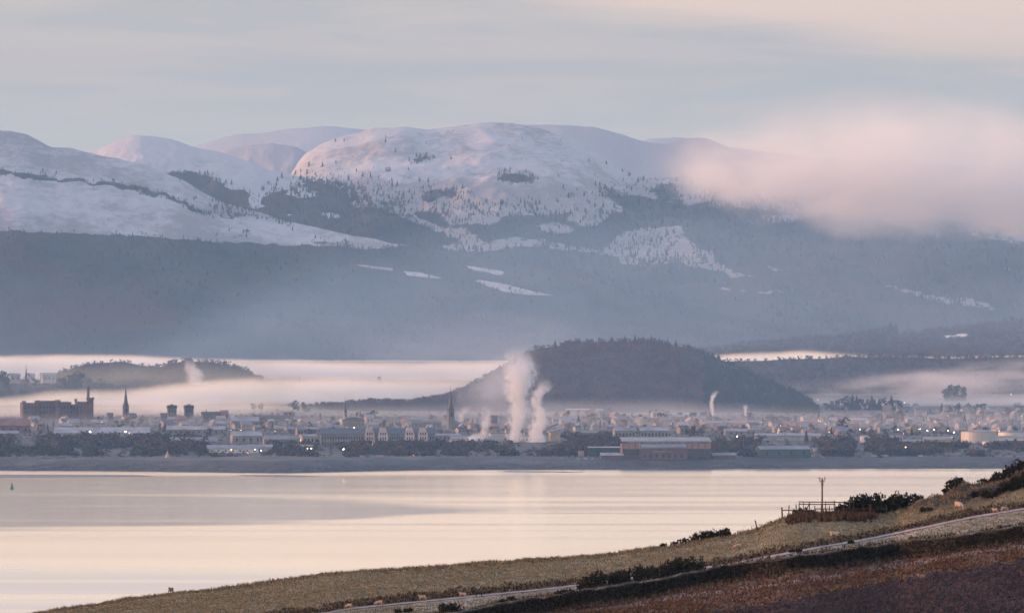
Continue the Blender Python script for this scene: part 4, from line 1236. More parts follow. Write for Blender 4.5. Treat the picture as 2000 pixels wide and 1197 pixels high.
# --- listed buildings: x0, x1, eaves, base, rise, label, category, wall, roof, yaw, depth, windows, flat
SPECS = [
    ('house', 211, 221, 810, 822, 4, 'small dark gabled building left of the steeple', 'house', mat_darkstone, mat_slate, 15, 12, 2, 0),
    ('apartment_block', 314, 327, 807, 822, 1, 'low flat block against the left dark tower', 'building', mat_darkstone, mat_greyroof, 10, 12, 3, 1),
    ('house', 433, 446, 805, 822, 4, 'narrow pink gabled house right of the twin towers', 'house', mat_pinkw, mat_redroof, 20, 12, 2, 0),
    ('hall', 395, 432, 808, 822, 4, 'long dark hall between the twin towers and the pink house', 'building', mat_darkstone, mat_slate, 12, 14, 5, 0),
    ('hall', 452, 506, 822, 836, 8, 'pale grey hall with broad frosted roof right of the pink house', 'building', mat_stone, mat_frost, 10, 22, 6, 0),
    ('warehouse', -30, 58, 831, 846, 13, 'long red-roofed building at the left edge below the castle', 'building', mat_brick, mat_redroof, 8, 30, 6, 0),
    ('warehouse', -20, 36, 846, 853, 5, 'low frosted shed at the left edge below the red roof', 'shed', mat_stone, mat_frost, 6, 16, 4, 0),
    ('house', 135, 156, 826, 840, 8, 'pale gabled house under the round castle tower', 'house', mat_cream, mat_frost, 22, 16, 2, 0),
    ('house', 122, 134, 822, 832, 5, 'small slate-roofed house below the castle wall', 'house', mat_stone, mat_slate, 15, 12, 2, 0),
    ('warehouse', 106, 292, 845.5, 850, 11, 'very long pale frosted warehouse below castle and steeple', 'warehouse', mat_white, mat_frost, 3, 60, 0, 0),
    ('warehouse', 112, 156, 853, 858, 3, 'low white shed before the very long warehouse', 'shed', mat_white, mat_frost, 4, 12, 0, 0),
    ('warehouse', 326, 440, 839, 848, 7, 'long grey warehouse with pale wall below the twin towers', 'warehouse', mat_stone, mat_frost, 4, 34, 10, 0),
    ('warehouse', 333, 424, 862, 868, 8, 'pale shed with wide frosted gable roof by the dark trees', 'warehouse', mat_stone, mat_frost, 6, 34, 0, 0),
    ('warehouse', 405, 505, 876, 884, 7, 'broad frosted depot at the shore right of the dark trees', 'warehouse', mat_metal, mat_frost, 5, 40, 7, 0),
    ('warehouse', 454, 512, 851, 866, 9, 'grey gabled depot with dark open front', 'warehouse', mat_stone, mat_frost, 14, 26, 4, 0),
    ('warehouse', 486, 532, 873, 881, 5, 'white low shed with bright lamp in front', 'shed', mat_white, mat_frost, 5, 18, 0, 0),
    ('house', 580, 594, 838, 850, 5, 'grey gabled house left of the cream lit house', 'house', mat_stone, mat_greyroof, 18, 12, 2, 0),
    ('hall', 500, 562, 816, 826, 5, 'dim block with saw-edged dark roof behind frosted depots', 'building', mat_darkstone, mat_slate, 8, 18, 8, 0),
    ('hall', 562, 640, 838, 845, 4, 'pale long low roof left of the gabled building', 'building', mat_pinkw, mat_frost, 5, 22, 8, 0),
    ('house', 589, 624, 852, 867, 4, 'cream house with sunlit walls left of the gabled building', 'house', mat_cream, mat_frost, 28, 22, 4, 0),
    ('warehouse', 516, 586, 858, 870, 7, 'grey shed with frosted roof left of the cream house', 'shed', mat_stone, mat_greyroof, 10, 26, 6, 0),
    ('warehouse', 580, 612, 872, 880, 4, 'low grey shed in front of the cream house', 'shed', mat_stone, mat_frost, 8, 14, 2, 0),
    ('house', 715, 731, 815, 828, 6, 'pink gabled house behind the gabled building, farthest left', 'house', mat_pinkw, mat_frost, 20, 12, 2, 0),
    ('house', 735, 755, 824, 834, 1, 'pink flat-topped block in the cluster behind the gabled building', 'building', mat_pinkw, mat_frost, 15, 12, 4, 1),
    ('house', 770, 780, 824, 834, 4, 'narrow cream house behind the gabled building, farthest right', 'house', mat_cream, mat_frost, 15, 10, 2, 0),
    ('hall', 790, 862, 826, 836, 4, 'low dark terrace left of the tall grey spire', 'building', mat_darkstone, mat_slate, 8, 16, 8, 0),
    ('warehouse', 846, 900, 851, 858, 4, 'frosted low warehouse under the tall grey spire', 'warehouse', mat_stone, mat_frost, 4, 26, 6, 0),
    ('warehouse', 880, 962, 857, 864, 5, 'pale warehouse left of the steaming factory', 'warehouse', mat_metal, mat_frost, 3, 32, 8, 0),
    ('hall', 800, 850, 857, 866, 4, 'lit low building right of the four pale gables', 'building', mat_cream, mat_greyroof, 8, 18, 6, 0),
    ('factory', 958, 1002, 846, 862, 2, 'pale factory hall with twin bright lamps amid the steam', 'factory', mat_metal, mat_frost, 5, 40, 0, 1),
    ('factory', 1002, 1064, 852, 864, 2, 'long pale factory hall between the two thick steam plumes', 'factory', mat_metal, mat_frost, 3, 40, 8, 1),
    ('apartment_block', 957, 972, 812, 836, 1, 'dark block tower seen faintly behind the steam', 'building', mat_darkstone, mat_greyroof, 15, 14, 4, 1),
    ('hall', 1106, 1151, 800, 806, 2, 'thin frosted long roof at the foot of the wooded hill, left one', 'building', mat_stone, mat_white, 3, 14, 0, 0),
    ('hall', 1187, 1236, 798, 805, 2, 'thin frosted long roof at the foot of the wooded hill, right one', 'building', mat_stone, mat_white, 3, 14, 0, 0),
    ('house', 1275, 1289, 806, 816, 3, 'white house below the wooded hill beside dark tree', 'house', mat_white, mat_frost, 20, 12, 2, 0),
    ('hall', 1080, 1122, 817, 826, 4, 'pale terrace of many windows right of the steam', 'building', mat_stone, mat_frost, 8, 16, 8, 0),
    ('hall', 1132, 1170, 845, 853, 3, 'long low grey roof behind the dark shore trees', 'building', mat_stone, mat_greyroof, 5, 16, 6, 0),
    ('factory', 1200, 1242, 841, 856, 6, 'left of two broad hipped halls behind the red stand', 'factory', mat_stone, mat_frost, 6, 30, 6, 0),
    ('factory', 1250, 1306, 841, 856, 7, 'right of two broad hipped halls behind the red stand', 'factory', mat_stone, mat_frost, 6, 30, 8, 0),
    ('house', 1304, 1340, 814, 826, 4, 'pink building with lit end below the wooded hill', 'building', mat_pinkw, mat_frost, 26, 18, 4, 0),
    ('house', 1358, 1379, 816, 826, 3, 'cream building right of the pink one below the hill', 'building', mat_cream, mat_frost, 18, 14, 3, 0),
    ('warehouse', 1376, 1470, 826, 834, 4, 'long pale pink shed at the thin smoking chimney', 'shed', mat_pinkw, mat_frost, 4, 24, 8, 0),
    ('warehouse', 1416, 1460, 842, 849, 5, 'pale shed with a bright lamp under its eaves', 'shed', mat_stone, mat_frost, 8, 22, 2, 0),
    ('warehouse', 1476, 1604, 851, 860, 5, 'long white shed behind the green shed', 'warehouse', mat_white, mat_frost, 3, 36, 0, 0),
    ('warehouse', 1392, 1436, 889, 895, 5, 'low frosted shed right of the red stand', 'shed', mat_brick, mat_frost, 5, 26, 0, 0),
    ('warehouse', 1174, 1218, 889, 895, 5, 'low frosted shed left of the red stand', 'shed', mat_brick, mat_frost, 5, 26, 0, 0),
    ('warehouse', 1150, 1216, 874, 890, 2, 'dark green shed behind the low frosted one', 'shed', mat_green, mat_frost, 3, 26, 0, 0),
    ('warehouse', 1484, 1584, 877, 893, 6, 'big green shed with pale roof near the shore', 'shed', mat_green, mat_frost, 9, 46, 4, 0),
    ('warehouse', 1505, 1600, 826, 834, 3, 'long pinkish terrace at the end of the wooded hill', 'building', mat_pinkw, mat_redroof, 3, 18, 10, 0),
    ('warehouse', 1622, 1690, 820, 827, 3, 'pale low terrace in the suburb left of the chimney lamp', 'building', mat_white, mat_frost, 3, 16, 8, 0),
    ('warehouse', 1806, 1860, 858, 863, 5, 'long cream shed between the lit tanks and the great tank', 'shed', mat_cream, mat_frost, 4, 24, 0, 0),
    ('warehouse', 1760, 1800, 862, 868, 4, 'frosted shed behind the yellow lamp', 'shed', mat_stone, mat_frost, 6, 18, 0, 0),
    ('warehouse', 1925, 2020, 854, 860, 3, 'long pale shed right of the great tank', 'shed', mat_metal, mat_frost, 3, 26, 0, 0),
    ('cabin', 1590, 1597, 875, 881, 1, 'white cabin beside the big green shed', 'cabin', mat_white, mat_frost, 8, 6, 0, 1),
    ('house', 20, 40, 734, 742, 5, 'pale house among the trees above the fog, left one', 'house', mat_white, mat_frost, 25, 12, 2, 0),
    ('house', 57, 68, 733, 741, 4, 'small pale house in the middle above the fog', 'house', mat_white, mat_frost, 15, 10, 1, 0),
    ('house', 82, 111, 733, 742, 5, 'long pale house above the fog, right one', 'house', mat_white, mat_frost, 25, 14, 3, 0),
]
for (nm, x0, x1, ev, bs, rise_, lab, cat, wm_, rm_, yaw, dep, nw, fl) in SPECS:
    if bs < 760:
        D0 = 9060
        b_ = Building(nm, (x0 + x1) / 2, bs + 6, lab, cat, yaw, D=D0)
        w = (x1 - x0) / 2; h = bs + 6 - ev
        r_, g = b_.gable(-w, w, h, rise_, 0, dep, rm_); k = b_.m
        g.box(-w * k, w * k, 0, dep * k, 0, h * k - .02); b_.part('wall', g, wm_)
        b_.windows(nw, -w + 1, w - 1, h * .5, h * .8, 0, 2)
        continue
    shed(nm, x0, x1, ev, bs, rise_, lab, cat, wm_, rm_, yaw, dep, nw, None, 'x', bool(fl))

# dome-roofed dark hall by the slim spire
b_ = Building('hall', 691, 834, 'dark hall with low domed roof right of the slim spire', 'building', 6)
k = b_.m
b_.block('wall', -21, 21, 12, mat_darkstone, 0, 26)
mb = MB(); mb.prism([(22 * math.cos(a) * k, (12 + 8 * math.sin(a)) * k) for a in [math.pi * q / 10 for q in range(11)]], 'y', -.5 * k, 27 * k)
b_.part('roof', mb, mat_slate); b_.windows(7, -20, 20, 3, 8, 0, 2)

# the long building with four pale gables
b_ = Building('school_building', 738, 872, 'long pale building with dark roof and four pale gables facing the shore', 'building', 4)
k = b_.m
r_, g = b_.gable(-112, 112, 24, 12, 0, 44, mat_slate)
g.box(-112 * k, 112 * k, 0, 44 * k, 0, 24 * k - .02)
b_.part('wall', g, mat_stone)
for gx in (-16, 10, 62, 88):
    w = 9.5
    mb = MB(); mb.prism([(-w * k, 0), (w * k, 0), (w * k, 24 * k), (5 * k, 36.5 * k), (-5 * k, 36.5 * k), (-w * k, 24 * k)], 'y', -6 * k, 22 * k)
    gb = link('gable', mb.mesh('gable', mat_gable), b_.o, loc=(gx * k, 0, 0))
    for wx in (-4.5, 0, 4.5):
        for wz in (4, 14, 23):
            mb = MB(); mb.box(-1.1 * k, 1.1 * k, -6 * k - .04, -6 * k + .05, 0, 5 * k)
            lit = gx == -16 and wz == 4
            link('window', mb.mesh('window', glow_win if lit else mat_glass), gb, loc=(wx * k, 0, wz * k))
for x0, x1, n_ in ((-110, -28, 16), (22, 50, 6), (100, 111, 2)):
    b_.windows(n_, x0, x1, 14.5, 20, 0, 2.2); b_.windows(n_, x0, x1, 4, 9.5, 0, 2.2)
mb = MB(); mb.box(24 * k, 36 * k, -2 * k, .3 * k, .5 * k, 7 * k); b_.part('shop_front', mb, glow_shop)
mb = MB(); mb.box(-3 * k, 4 * k, -6.3 * k, -5.9 * k, 1 * k, 8 * k); b_.part('lit_doorway', mb, glow_win)

# the red stand
b_ = Building('stand_building', 1304, 897, 'large red-framed stand with flat pale roof and projecting centre block at the shore', 'stadium', 4)
k = b_.m
b_.block('wall', -87, 87, 31, mat_brick, 14, 50)
mb = MB(); mb.prism([(10 * k, 34.5 * k), (66 * k, 42 * k), (66 * k, 43 * k), (10 * k, 36 * k)], 'x', -88 * k, 88 * k); b_.part('roof', mb, mat_greyroof)
mb = MB(); mb.box(-87.5 * k, 87.5 * k, 13.2 * k, 13.95 * k, 21 * k, 31 * k); b_.part('fascia', mb, surf('dull_red_panels', (.30, .17, .16), (.38, .24, .22), .1, .6))
mb = MB(); mb.box(-86 * k, -47 * k, 13.3 * k, 13.9 * k, 8 * k, 20 * k); mb.box(37 * k, 86 * k, 13.3 * k, 13.9 * k, 8 * k, 20 * k); b_.part('glazing', mb, mat_glass)
for q in range(15):
    x = -87 + q * 174 / 14
    mb = MB(); mb.box((x - .6) * k, (x + .6) * k, 11.6 * k, 12.9 * k, 0, 34.6 * k); b_.part('column', mb, mat_sand)
cb = b_.block('centre_block', -54, 36, 22, mat_brick, -10, 23.8)
mb = MB(); mb.prism([(-11 * k, 22 * k), (13.7 * k, 22 * k), (13.7 * k, 31 * k), (-11 * k, 25 * k)], 'x', -55 * k, 37 * k); b_.part('centre_roof', mb, mat_frost)
mb = MB(); mb.box(-30 * k, 8 * k, -13 * k, -10.1 * k, 15 * k, 17 * k); b_.part('canopy', mb, mat_frost)
for x in (-46, -34, -22, -10, 2, 14, 26):
    mb = MB(); mb.box((x - 3) * k, (x + 3) * k, -10.15 * k, -9.9 * k, 4 * k, 11 * k); b_.part('window', mb, mat_glass)
for x in (-54.6, 36.6):
    mb = MB(); mb.box((x - 1) * k, (x + 1) * k, -10.6 * k, -9 * k, 0, 28 * k); b_.part('column', mb, mat_sand)

# sign boards by the shore
b_ = Building('sign_board', 1135, 897, 'pale square notice board on legs near the shore', 'sign', 4)
k = b_.m
mb = MB(); mb.box(-6 * k, 6 * k, 0, .4, 7 * k, 17 * k); b_.part('board', mb, mat_pinkw)
for x in (-4.5, 4.5):
    mb = MB(); mb.box((x - .5) * k, (x + .5) * k, .4, .8, 0, 15 * k); b_.part('leg', mb, lamp_metal)

# sawmill silo with sloping conveyor roofs
b_ = Building('silo', 1085, 862, 'cream silo under a tilted pale roof right of the thick steam', 'silo', 14)
k = b_.m
b_.block('wall', -10, 10, 18, mat_cream, 0, 16)
mb = MB(); mb.prism([(-14 * k, 18 * k), (20 * k, 27 * k), (20 * k, 28.5 * k), (-14 * k, 19.5 * k)], 'y', -2 * k, 19 * k); b_.part('roof', mb, mat_frost)
mb = MB(); mb.prism([(-18 * k, 24 * k), (6 * k, 33 * k), (6 * k, 35 * k), (-18 * k, 26 * k)], 'y', 4 * k, 9 * k); b_.part('conveyor', mb, mat_darkstone)
b_.block('lean_to', 10.2, 24, 8, mat_stone, 2, 12)


def chimney(px, base, top, w, label, mat):
    b_ = Building('chimney', px, base, label, 'chimney')
    k = b_.m; h = base - top
    mb = MB(); mb.lathe([(w / 2 * k, 0), (w * .36 * k, h * k)], 10); b_.part('stack', mb, mat)
    mb = MB(); mb.lathe([(w * .44 * k, (h - 2) * k), (w * .44 * k, (h + .3) * k)], 10); b_.part('rim', mb, mat_darkstone)
    return b_


chimney(1024.5, 864, 812, 2.4, 'thin tall grey chimney between the two thick steam plumes', mat_concrete)
chimney(1393.5, 832, 812, 4.5, 'short pale chimney under the curling smoke by the pink shed', mat_white)
chimney(1456.5, 830, 812, 4, 'short pale chimney under the straight thin smoke', mat_white)
chimney(1637, 834, 816, 4, 'stubby cream chimney among the suburb roofs', mat_cream)


def tank(px, base, r_, h, label, dome=2.0):
    b_ = Building('storage_tank', px, base, label, 'tank')
    k = b_.m
    mb = MB(); mb.lathe([(r_ * k, 0), (r_ * k, h * k)], 28, 0, r_ * k); w_ = b_.part('shell', mb, mat_tank)
    mb = MB(); mb.lathe([((r_ + .3) * k, h * k), ((r_ + .3) * k, (h + .6) * k), (r_ * .5 * k, (h + dome * .8) * k), (.3 * k, (h + dome) * k)], 28, 0, r_ * k); b_.part('roof', mb, mat_frost)
    mb = MB()
    for q in range(10):
        a0 = -2.6 + q * .11
        mb.box((r_ + .25) * k * math.cos(a0) - .3, (r_ + .25) * k * math.cos(a0) + .3, r_ * k + (r_ + .25) * k * math.sin(a0) - .3, r_ * k + (r_ + .25) * k * math.sin(a0) + .3, h * k * q / 10, h * k * q / 10 + .3)
    b_.part('stair', mb, lamp_metal)
    return b_


tank(1915, 865, 35, 22, 'great pale storage tank, its left side glowing in the sun', 4)
tank(1978, 853, 26, 9, 'wide low tank with shallow cone roof at the right edge', 4)
tank(1690, 864, 10, 12, 'left of two small sunlit tanks behind dark trees', 3)
tank(1710, 864, 9, 11, 'right of two small sunlit tanks behind dark trees', 3)
tank(1750, 864, 14, 11, 'sunlit medium tank left of the yellow lamp', 3)
tank(1933, 869, 13, 7, 'small low tank at the foot of the great tank', 2)

# ------------------------------------------------------------------ houses
def house_proto(w, d, h, rise_, wall, roof):
    mbw = MB(); mbw.box(-w / 2, w / 2, 0, d, 0, h - .02)
    mbw.prism([(0.0, h - .02), (d / 2, h + rise_ - .12), (d, h - .02)], 'x', -w / 2 + .01, w / 2 - .01)
    mbr = MB(); mbr.prism([(-.4, h - .1), (d / 2, h + rise_), (d + .4, h - .1), (d + .4, h + .2), (d / 2, h + rise_ + .35), (-.4, h + .2)], 'x', -w / 2 - .4, w / 2 + .4)
    mbc = MB(); mbc.box(w * .3, w * .3 + 1, d / 2 - .5, d / 2 + .5, h + rise_ * .6, h + rise_ + 1.5)
    mbp = MB(); mbp.box(-.7, .7, -.04, .1, 0, 1.5)
    return dict(wall=mbw.mesh('wall', wall), roof=mbr.mesh('roof', roof), chimney=mbc.mesh('chimney', wall), pane=mbp.mesh('window', mat_glass), w=w, h=h)


WALLS = [('white', mat_white), ('cream', mat_cream), ('grey', mat_stone), ('pink', mat_pinkw), ('brown', mat_brick)]
ROOFS = [('frosted', mat_frost), ('slate', mat_slate), ('grey', mat_greyroof), ('reddish', mat_redroof)]
HP = {}
for wn_, wmat in WALLS:
    for rn, rmat in ROOFS:
        for sz in (0, 1):
            HP[wn_, rn, sz] = house_proto((9.5, 14)[sz], (8, 9)[sz], (5.2, 6)[sz], (3.0, 3.6)[sz], wmat, rmat)
ZONES = [  # x0, x1, base y0, y1, count, phrase, light/dark mix
    (-10, 330, 824, 842, 22, 'in the streets below the castle and steeple', .5),
    (300, 500, 824, 838, 16, 'in the streets below the twin towers', .5),
    (500, 860, 826, 846, 26, 'in the rows behind the long gabled building', .45),
    (895, 1010, 834, 850, 8, 'by the steaming factory', .5),
    (1090, 1330, 808, 844, 32, 'at the foot of the wooded hill', .6),
    (1330, 1520, 814, 846, 28, 'around the thin smoking chimneys', .65),
    (1500, 1700, 822, 852, 30, 'between the wooded hill and the lit tanks', .65),
    (1690, 2010, 797, 822, 46, 'in the far suburb under the misty ridge', .75),
    (1690, 2010, 822, 846, 32, 'in the near suburb behind the lamp row', .6),
]
hs_ = random.Random(41)
taken = []
for zx0, zx1, zy0, zy1, cnt, phrase, light in ZONES:
    done = 0; tries = 0
    while done < cnt and tries < 900:
        tries += 1
        px = hs_.uniform(zx0, zx1); py = hs_.uniform(zy0, zy1)
        if any(abs(px - a) < 11 and abs(py - c) < 3 for a, c in taken):
            continue
        taken.append((px, py)); done += 1
        wn_ = hs_.choices(['white', 'cream', 'grey', 'pink', 'brown'], [light * .5, .15, .5 * (1 - light) + .1, .15, .15 * (1 - light)])[0]
        rn = hs_.choices(['frosted', 'slate', 'grey', 'reddish'], [.5, .22, .2, .08])[0]
        p = HP[wn_, rn, hs_.randrange(2)]
        D = baseD(px, py); x, y, _ = P(px, py, D)
        o = link('house', None, label=f'{wn_} house with {rn} roof {beside(px, py)}', cat='house', group=f'houses {phrase}', loc=(x, y, float(land_z(x, y)) - .3))
        o.rotation_euler.z = R(hs_.choice([6, 14, 22, 30, -60, -75, 80]) + hs_.uniform(-5, 5))
        s_ = hs_.uniform(.9, 1.25); o.scale = (s_, s_, s_)
        link('wall', p['wall'], o); link('roof', p['roof'], o); link('chimney', p['chimney'], o)
        if py > 822:
            for wx in (-.28, .05, .3):
                link('window', p['pane'], o, loc=(wx * p['w'], 0, p['h'] * .5))

# ------------------------------------------------------------------ trees about the town
ts = random.Random(9)
for px in range(0, 0):
    pass
for q_, (px, top, k) in enumerate(sorted(((1612, 783, 'bare_tree'), (1626, 777, 'round_evergreen'), (1638, 775, 'bare_tree'), (1649, 767, 'round_evergreen'), (1665, 766, 'conifer'), (1673, 769, 'conifer'), (1680, 773, 'round_evergreen'), (1690, 775, 'round_evergreen'), (1703, 768, 'conifer'),
                   (1709, 774, 'round_evergreen'), (1717, 774, 'conifer'), (1730, 771, 'round_evergreen'), (1741, 768, 'conifer'), (1749, 775, 'round_evergreen'), (1657, 778, 'round_evergreen'), (1697, 780, 'bare_tree')))):
    ground_tree(k, px, 801, top, ORD[q_] + ' of a row, a ' + {'conifer': 'pointed dark conifer', 'round_evergreen': 'rounded dark evergreen', 'bare_tree': 'brownish bare tree'}[k] + ' beyond the suburb right of the hill', 'row of trees beyond the suburb right of the hill', 1.1 if k != 'conifer' else 1.3)
for q_, (px, top, w) in enumerate(sorted(((1852, 744, .8), (1862, 742, .8), (1872, 743, .8), (1880, 747, .8), (1845, 750, .7), (1856, 752, .8), (1868, 750, .8)))):
    ground_tree('round_evergreen', px, 783, top, f'{ORD[q_]} tree of the dark clump standing in mist at the right', 'dark clump of trees in the mist at the right', w, D=9000)
for px, base, top, k, lab in ((1880, 826, 800, 'round_evergreen', 'large round tree above the suburb roofs, upper one'), (1884, 836, 806, 'conifer', 'dark conifer below the large round suburb tree'), (1968, 812, 790, 'bare_tree', 'wide bare tree at the right edge of the suburb'),
                              (1995, 812, 788, 'round_evergreen', 'dark tree at the very right of the suburb'), (1812, 818, 800, 'conifer', 'small conifer in the middle of the suburb'), (1761, 818, 796, 'bare_tree', 'bare tree at the left end of the suburb'),
                              (1290, 826, 800, 'round_evergreen', 'broad dark tree beside the white house below the hill'), (1155, 826, 803, 'round_evergreen', 'dark round tree right of the windowed terrace'), (1130, 836, 806, 'conifer', 'dark conifer before the windowed terrace'),
                              (1190, 840, 816, 'conifer', 'dark conifer left of the two broad halls'), (1352, 850, 824, 'brown_tree', 'brown tree before the pink building'), (1370, 850, 828, 'brown_tree', 'rust brown tree below the cream building'), (1424, 832, 816, 'conifer', 'dark small conifer between the smoking chimneys'),
                              (1645, 846, 808, 'bare_tree', 'tall bare tree beside the stubby cream chimney'), (495, 802, 784, 'round_evergreen', 'dark bush-like tree on the fog edge right of the pink house'), (508, 802, 785, 'round_evergreen', 'second dark bush-like tree on the fog edge'), (573, 806, 777, 'bare_tree', 'thin pale tree standing in the fog left of the slim spire'),
                              (597, 804, 779, 'round_evergreen', 'rounded tree in fog left of the slim spire'), (724, 826, 796, 'bare_tree', 'pale bare tree behind the pink house'), (1478, 870, 852, 'round_evergreen', 'dark tree at the left end of the long white shed'), (1575, 862, 836, 'conifer', 'dark conifer at the right end of the long white shed')):
    ground_tree(k, px, base, top, lab, None, 1.0)
# trees in the streets
TZ = [(0, 340, 826, 848, 40, 'among the roofs below the castle'), (380, 660, 812, 858, 44, 'among the frosted depots and sheds'), (640, 960, 812, 842, 36, 'behind the long gabled building'), (1090, 1340, 806, 846, 54, 'among the houses at the foot of the hill'),
      (1340, 1700, 816, 856, 66, 'among the houses by the thin chimneys'), (1700, 2005, 800, 850, 95, 'among the suburb roofs at the right')]
for x0, x1, y0, y1, n_, ph in TZ:
    for _ in range(n_):
        px, base = ts.uniform(x0, x1), ts.uniform(y0, y1)
        k = ts.choice(['bare_tree', 'bare_tree', 'brown_tree', 'round_evergreen', 'conifer'])
        ground_tree(k, px, base, base - ts.uniform(10, 19), {'bare_tree': 'grey bare street tree', 'brown_tree': 'brown-crowned tree', 'round_evergreen': 'dark round evergreen', 'conifer': 'pointed conifer'}[k] + ' ' + beside(px, base), 'trees ' + ph, 1.0)
# the dark belt of trees along the shore: too many to count, one mass
bx = []; bh = []
for (x0, x1, y0, y1, n_, hh) in ((-60, 405, 858, 890, 900, (9, 16)), (0, 320, 872, 892, 350, (6, 11)), (400, 700, 884, 893, 260, (4, 8)), (520, 700, 868, 886, 120, (7, 12)), (690, 1220, 872, 891, 900, (8, 15)), (750, 860, 870, 880, 90, (10, 16)), (1390, 2060, 872, 891, 1000, (8, 14)),
                                 (1400, 1490, 862, 880, 90, (8, 14)), (1590, 1780, 862, 880, 240, (9, 15)), (1790, 2010, 872, 880, 170, (7, 12)), (1090, 1220, 852, 866, 120, (7, 12)), (1216, 1400, 893, 896, 40, (2, 4))):
    for _ in range(n_):
        px, base = ts.uniform(x0, x1), ts.uniform(y0, y1)
        D = baseD(px, base); x, y, _z = P(px, base, D)
        if 1480 < px < 1600 and base > 868: continue
        if 405 < px < 520 and base < 889: continue
        if fbm(np.array(px * .022), np.array(base * .06), 3) < .40: continue
        bx.append((x, y, float(land_z(x, y)))); bh.append(ts.uniform(*hh))
rs = np.random.default_rng(4)
scatter('treeline', np.array(bx), np.array(bh), DECID, [bare_mat, brown_mat, pine_mat], 1.15, rs.choice(3, len(bx), p=(.45, .15, .4)), 8)
# scrub over the rough ground between
bx = []; bh = []
for _ in range(4200):
    px, base = ts.uniform(-40, 2040), ts.uniform(802, 893)
    D = baseD(px, base); x, y, _z = P(px, base, D)
    bx.append((x, y, float(land_z(x, y)))); bh.append(ts.uniform(2, 5))
scatter('scrub', np.array(bx), np.array(bh), DECID, [bare_mat, brown_mat, pine_mat], 1.5, rs.choice(3, len(bx), p=(.5, .2, .3)), 18)

# ------------------------------------------------------------------ lamps
def lamp_meshes(mat, r_):
    mp_ = MB(); mp_.tube([(0, 0, 0), (0, 0, 1.0)], [.018, .012], 6)
    mh = MB(); mh.lathe([(.2 * r_, -.5 * r_), (.9 * r_, -.3 * r_), (r_, 0), (.6 * r_, .35 * r_), (.15 * r_, .5 * r_)], 10)
    return mp_.mesh('pole', lamp_metal), mh.mesh('lamp_head', mat)


LM = {}
for key, mat in (('w', glow_white), ('o', glow_warm), ('r', glow_red)):
    for s_ in (1, 2, 3):
        LM[key, s_] = lamp_meshes(mat, (.22, .42, .72)[s_ - 1])
CN = {'w': 'white', 'o': 'orange', 'r': 'red'}


def lamp(px, base, hpx, key, s_, label, group=None):
    D = baseD(px, base); x, y, _z = P(px, base, D)
    h = hpx / F * D; z = float(land_z(x, y))
    o = link('street_lamp', None, label=label, cat='street lamp', group=group, loc=(x, y, z))
    p = link('pole', LM[key, s_][0], o); p.scale = (6, 6, h)
    link('lamp_head', LM[key, s_][1], o, loc=(0, -.4, h + .2))


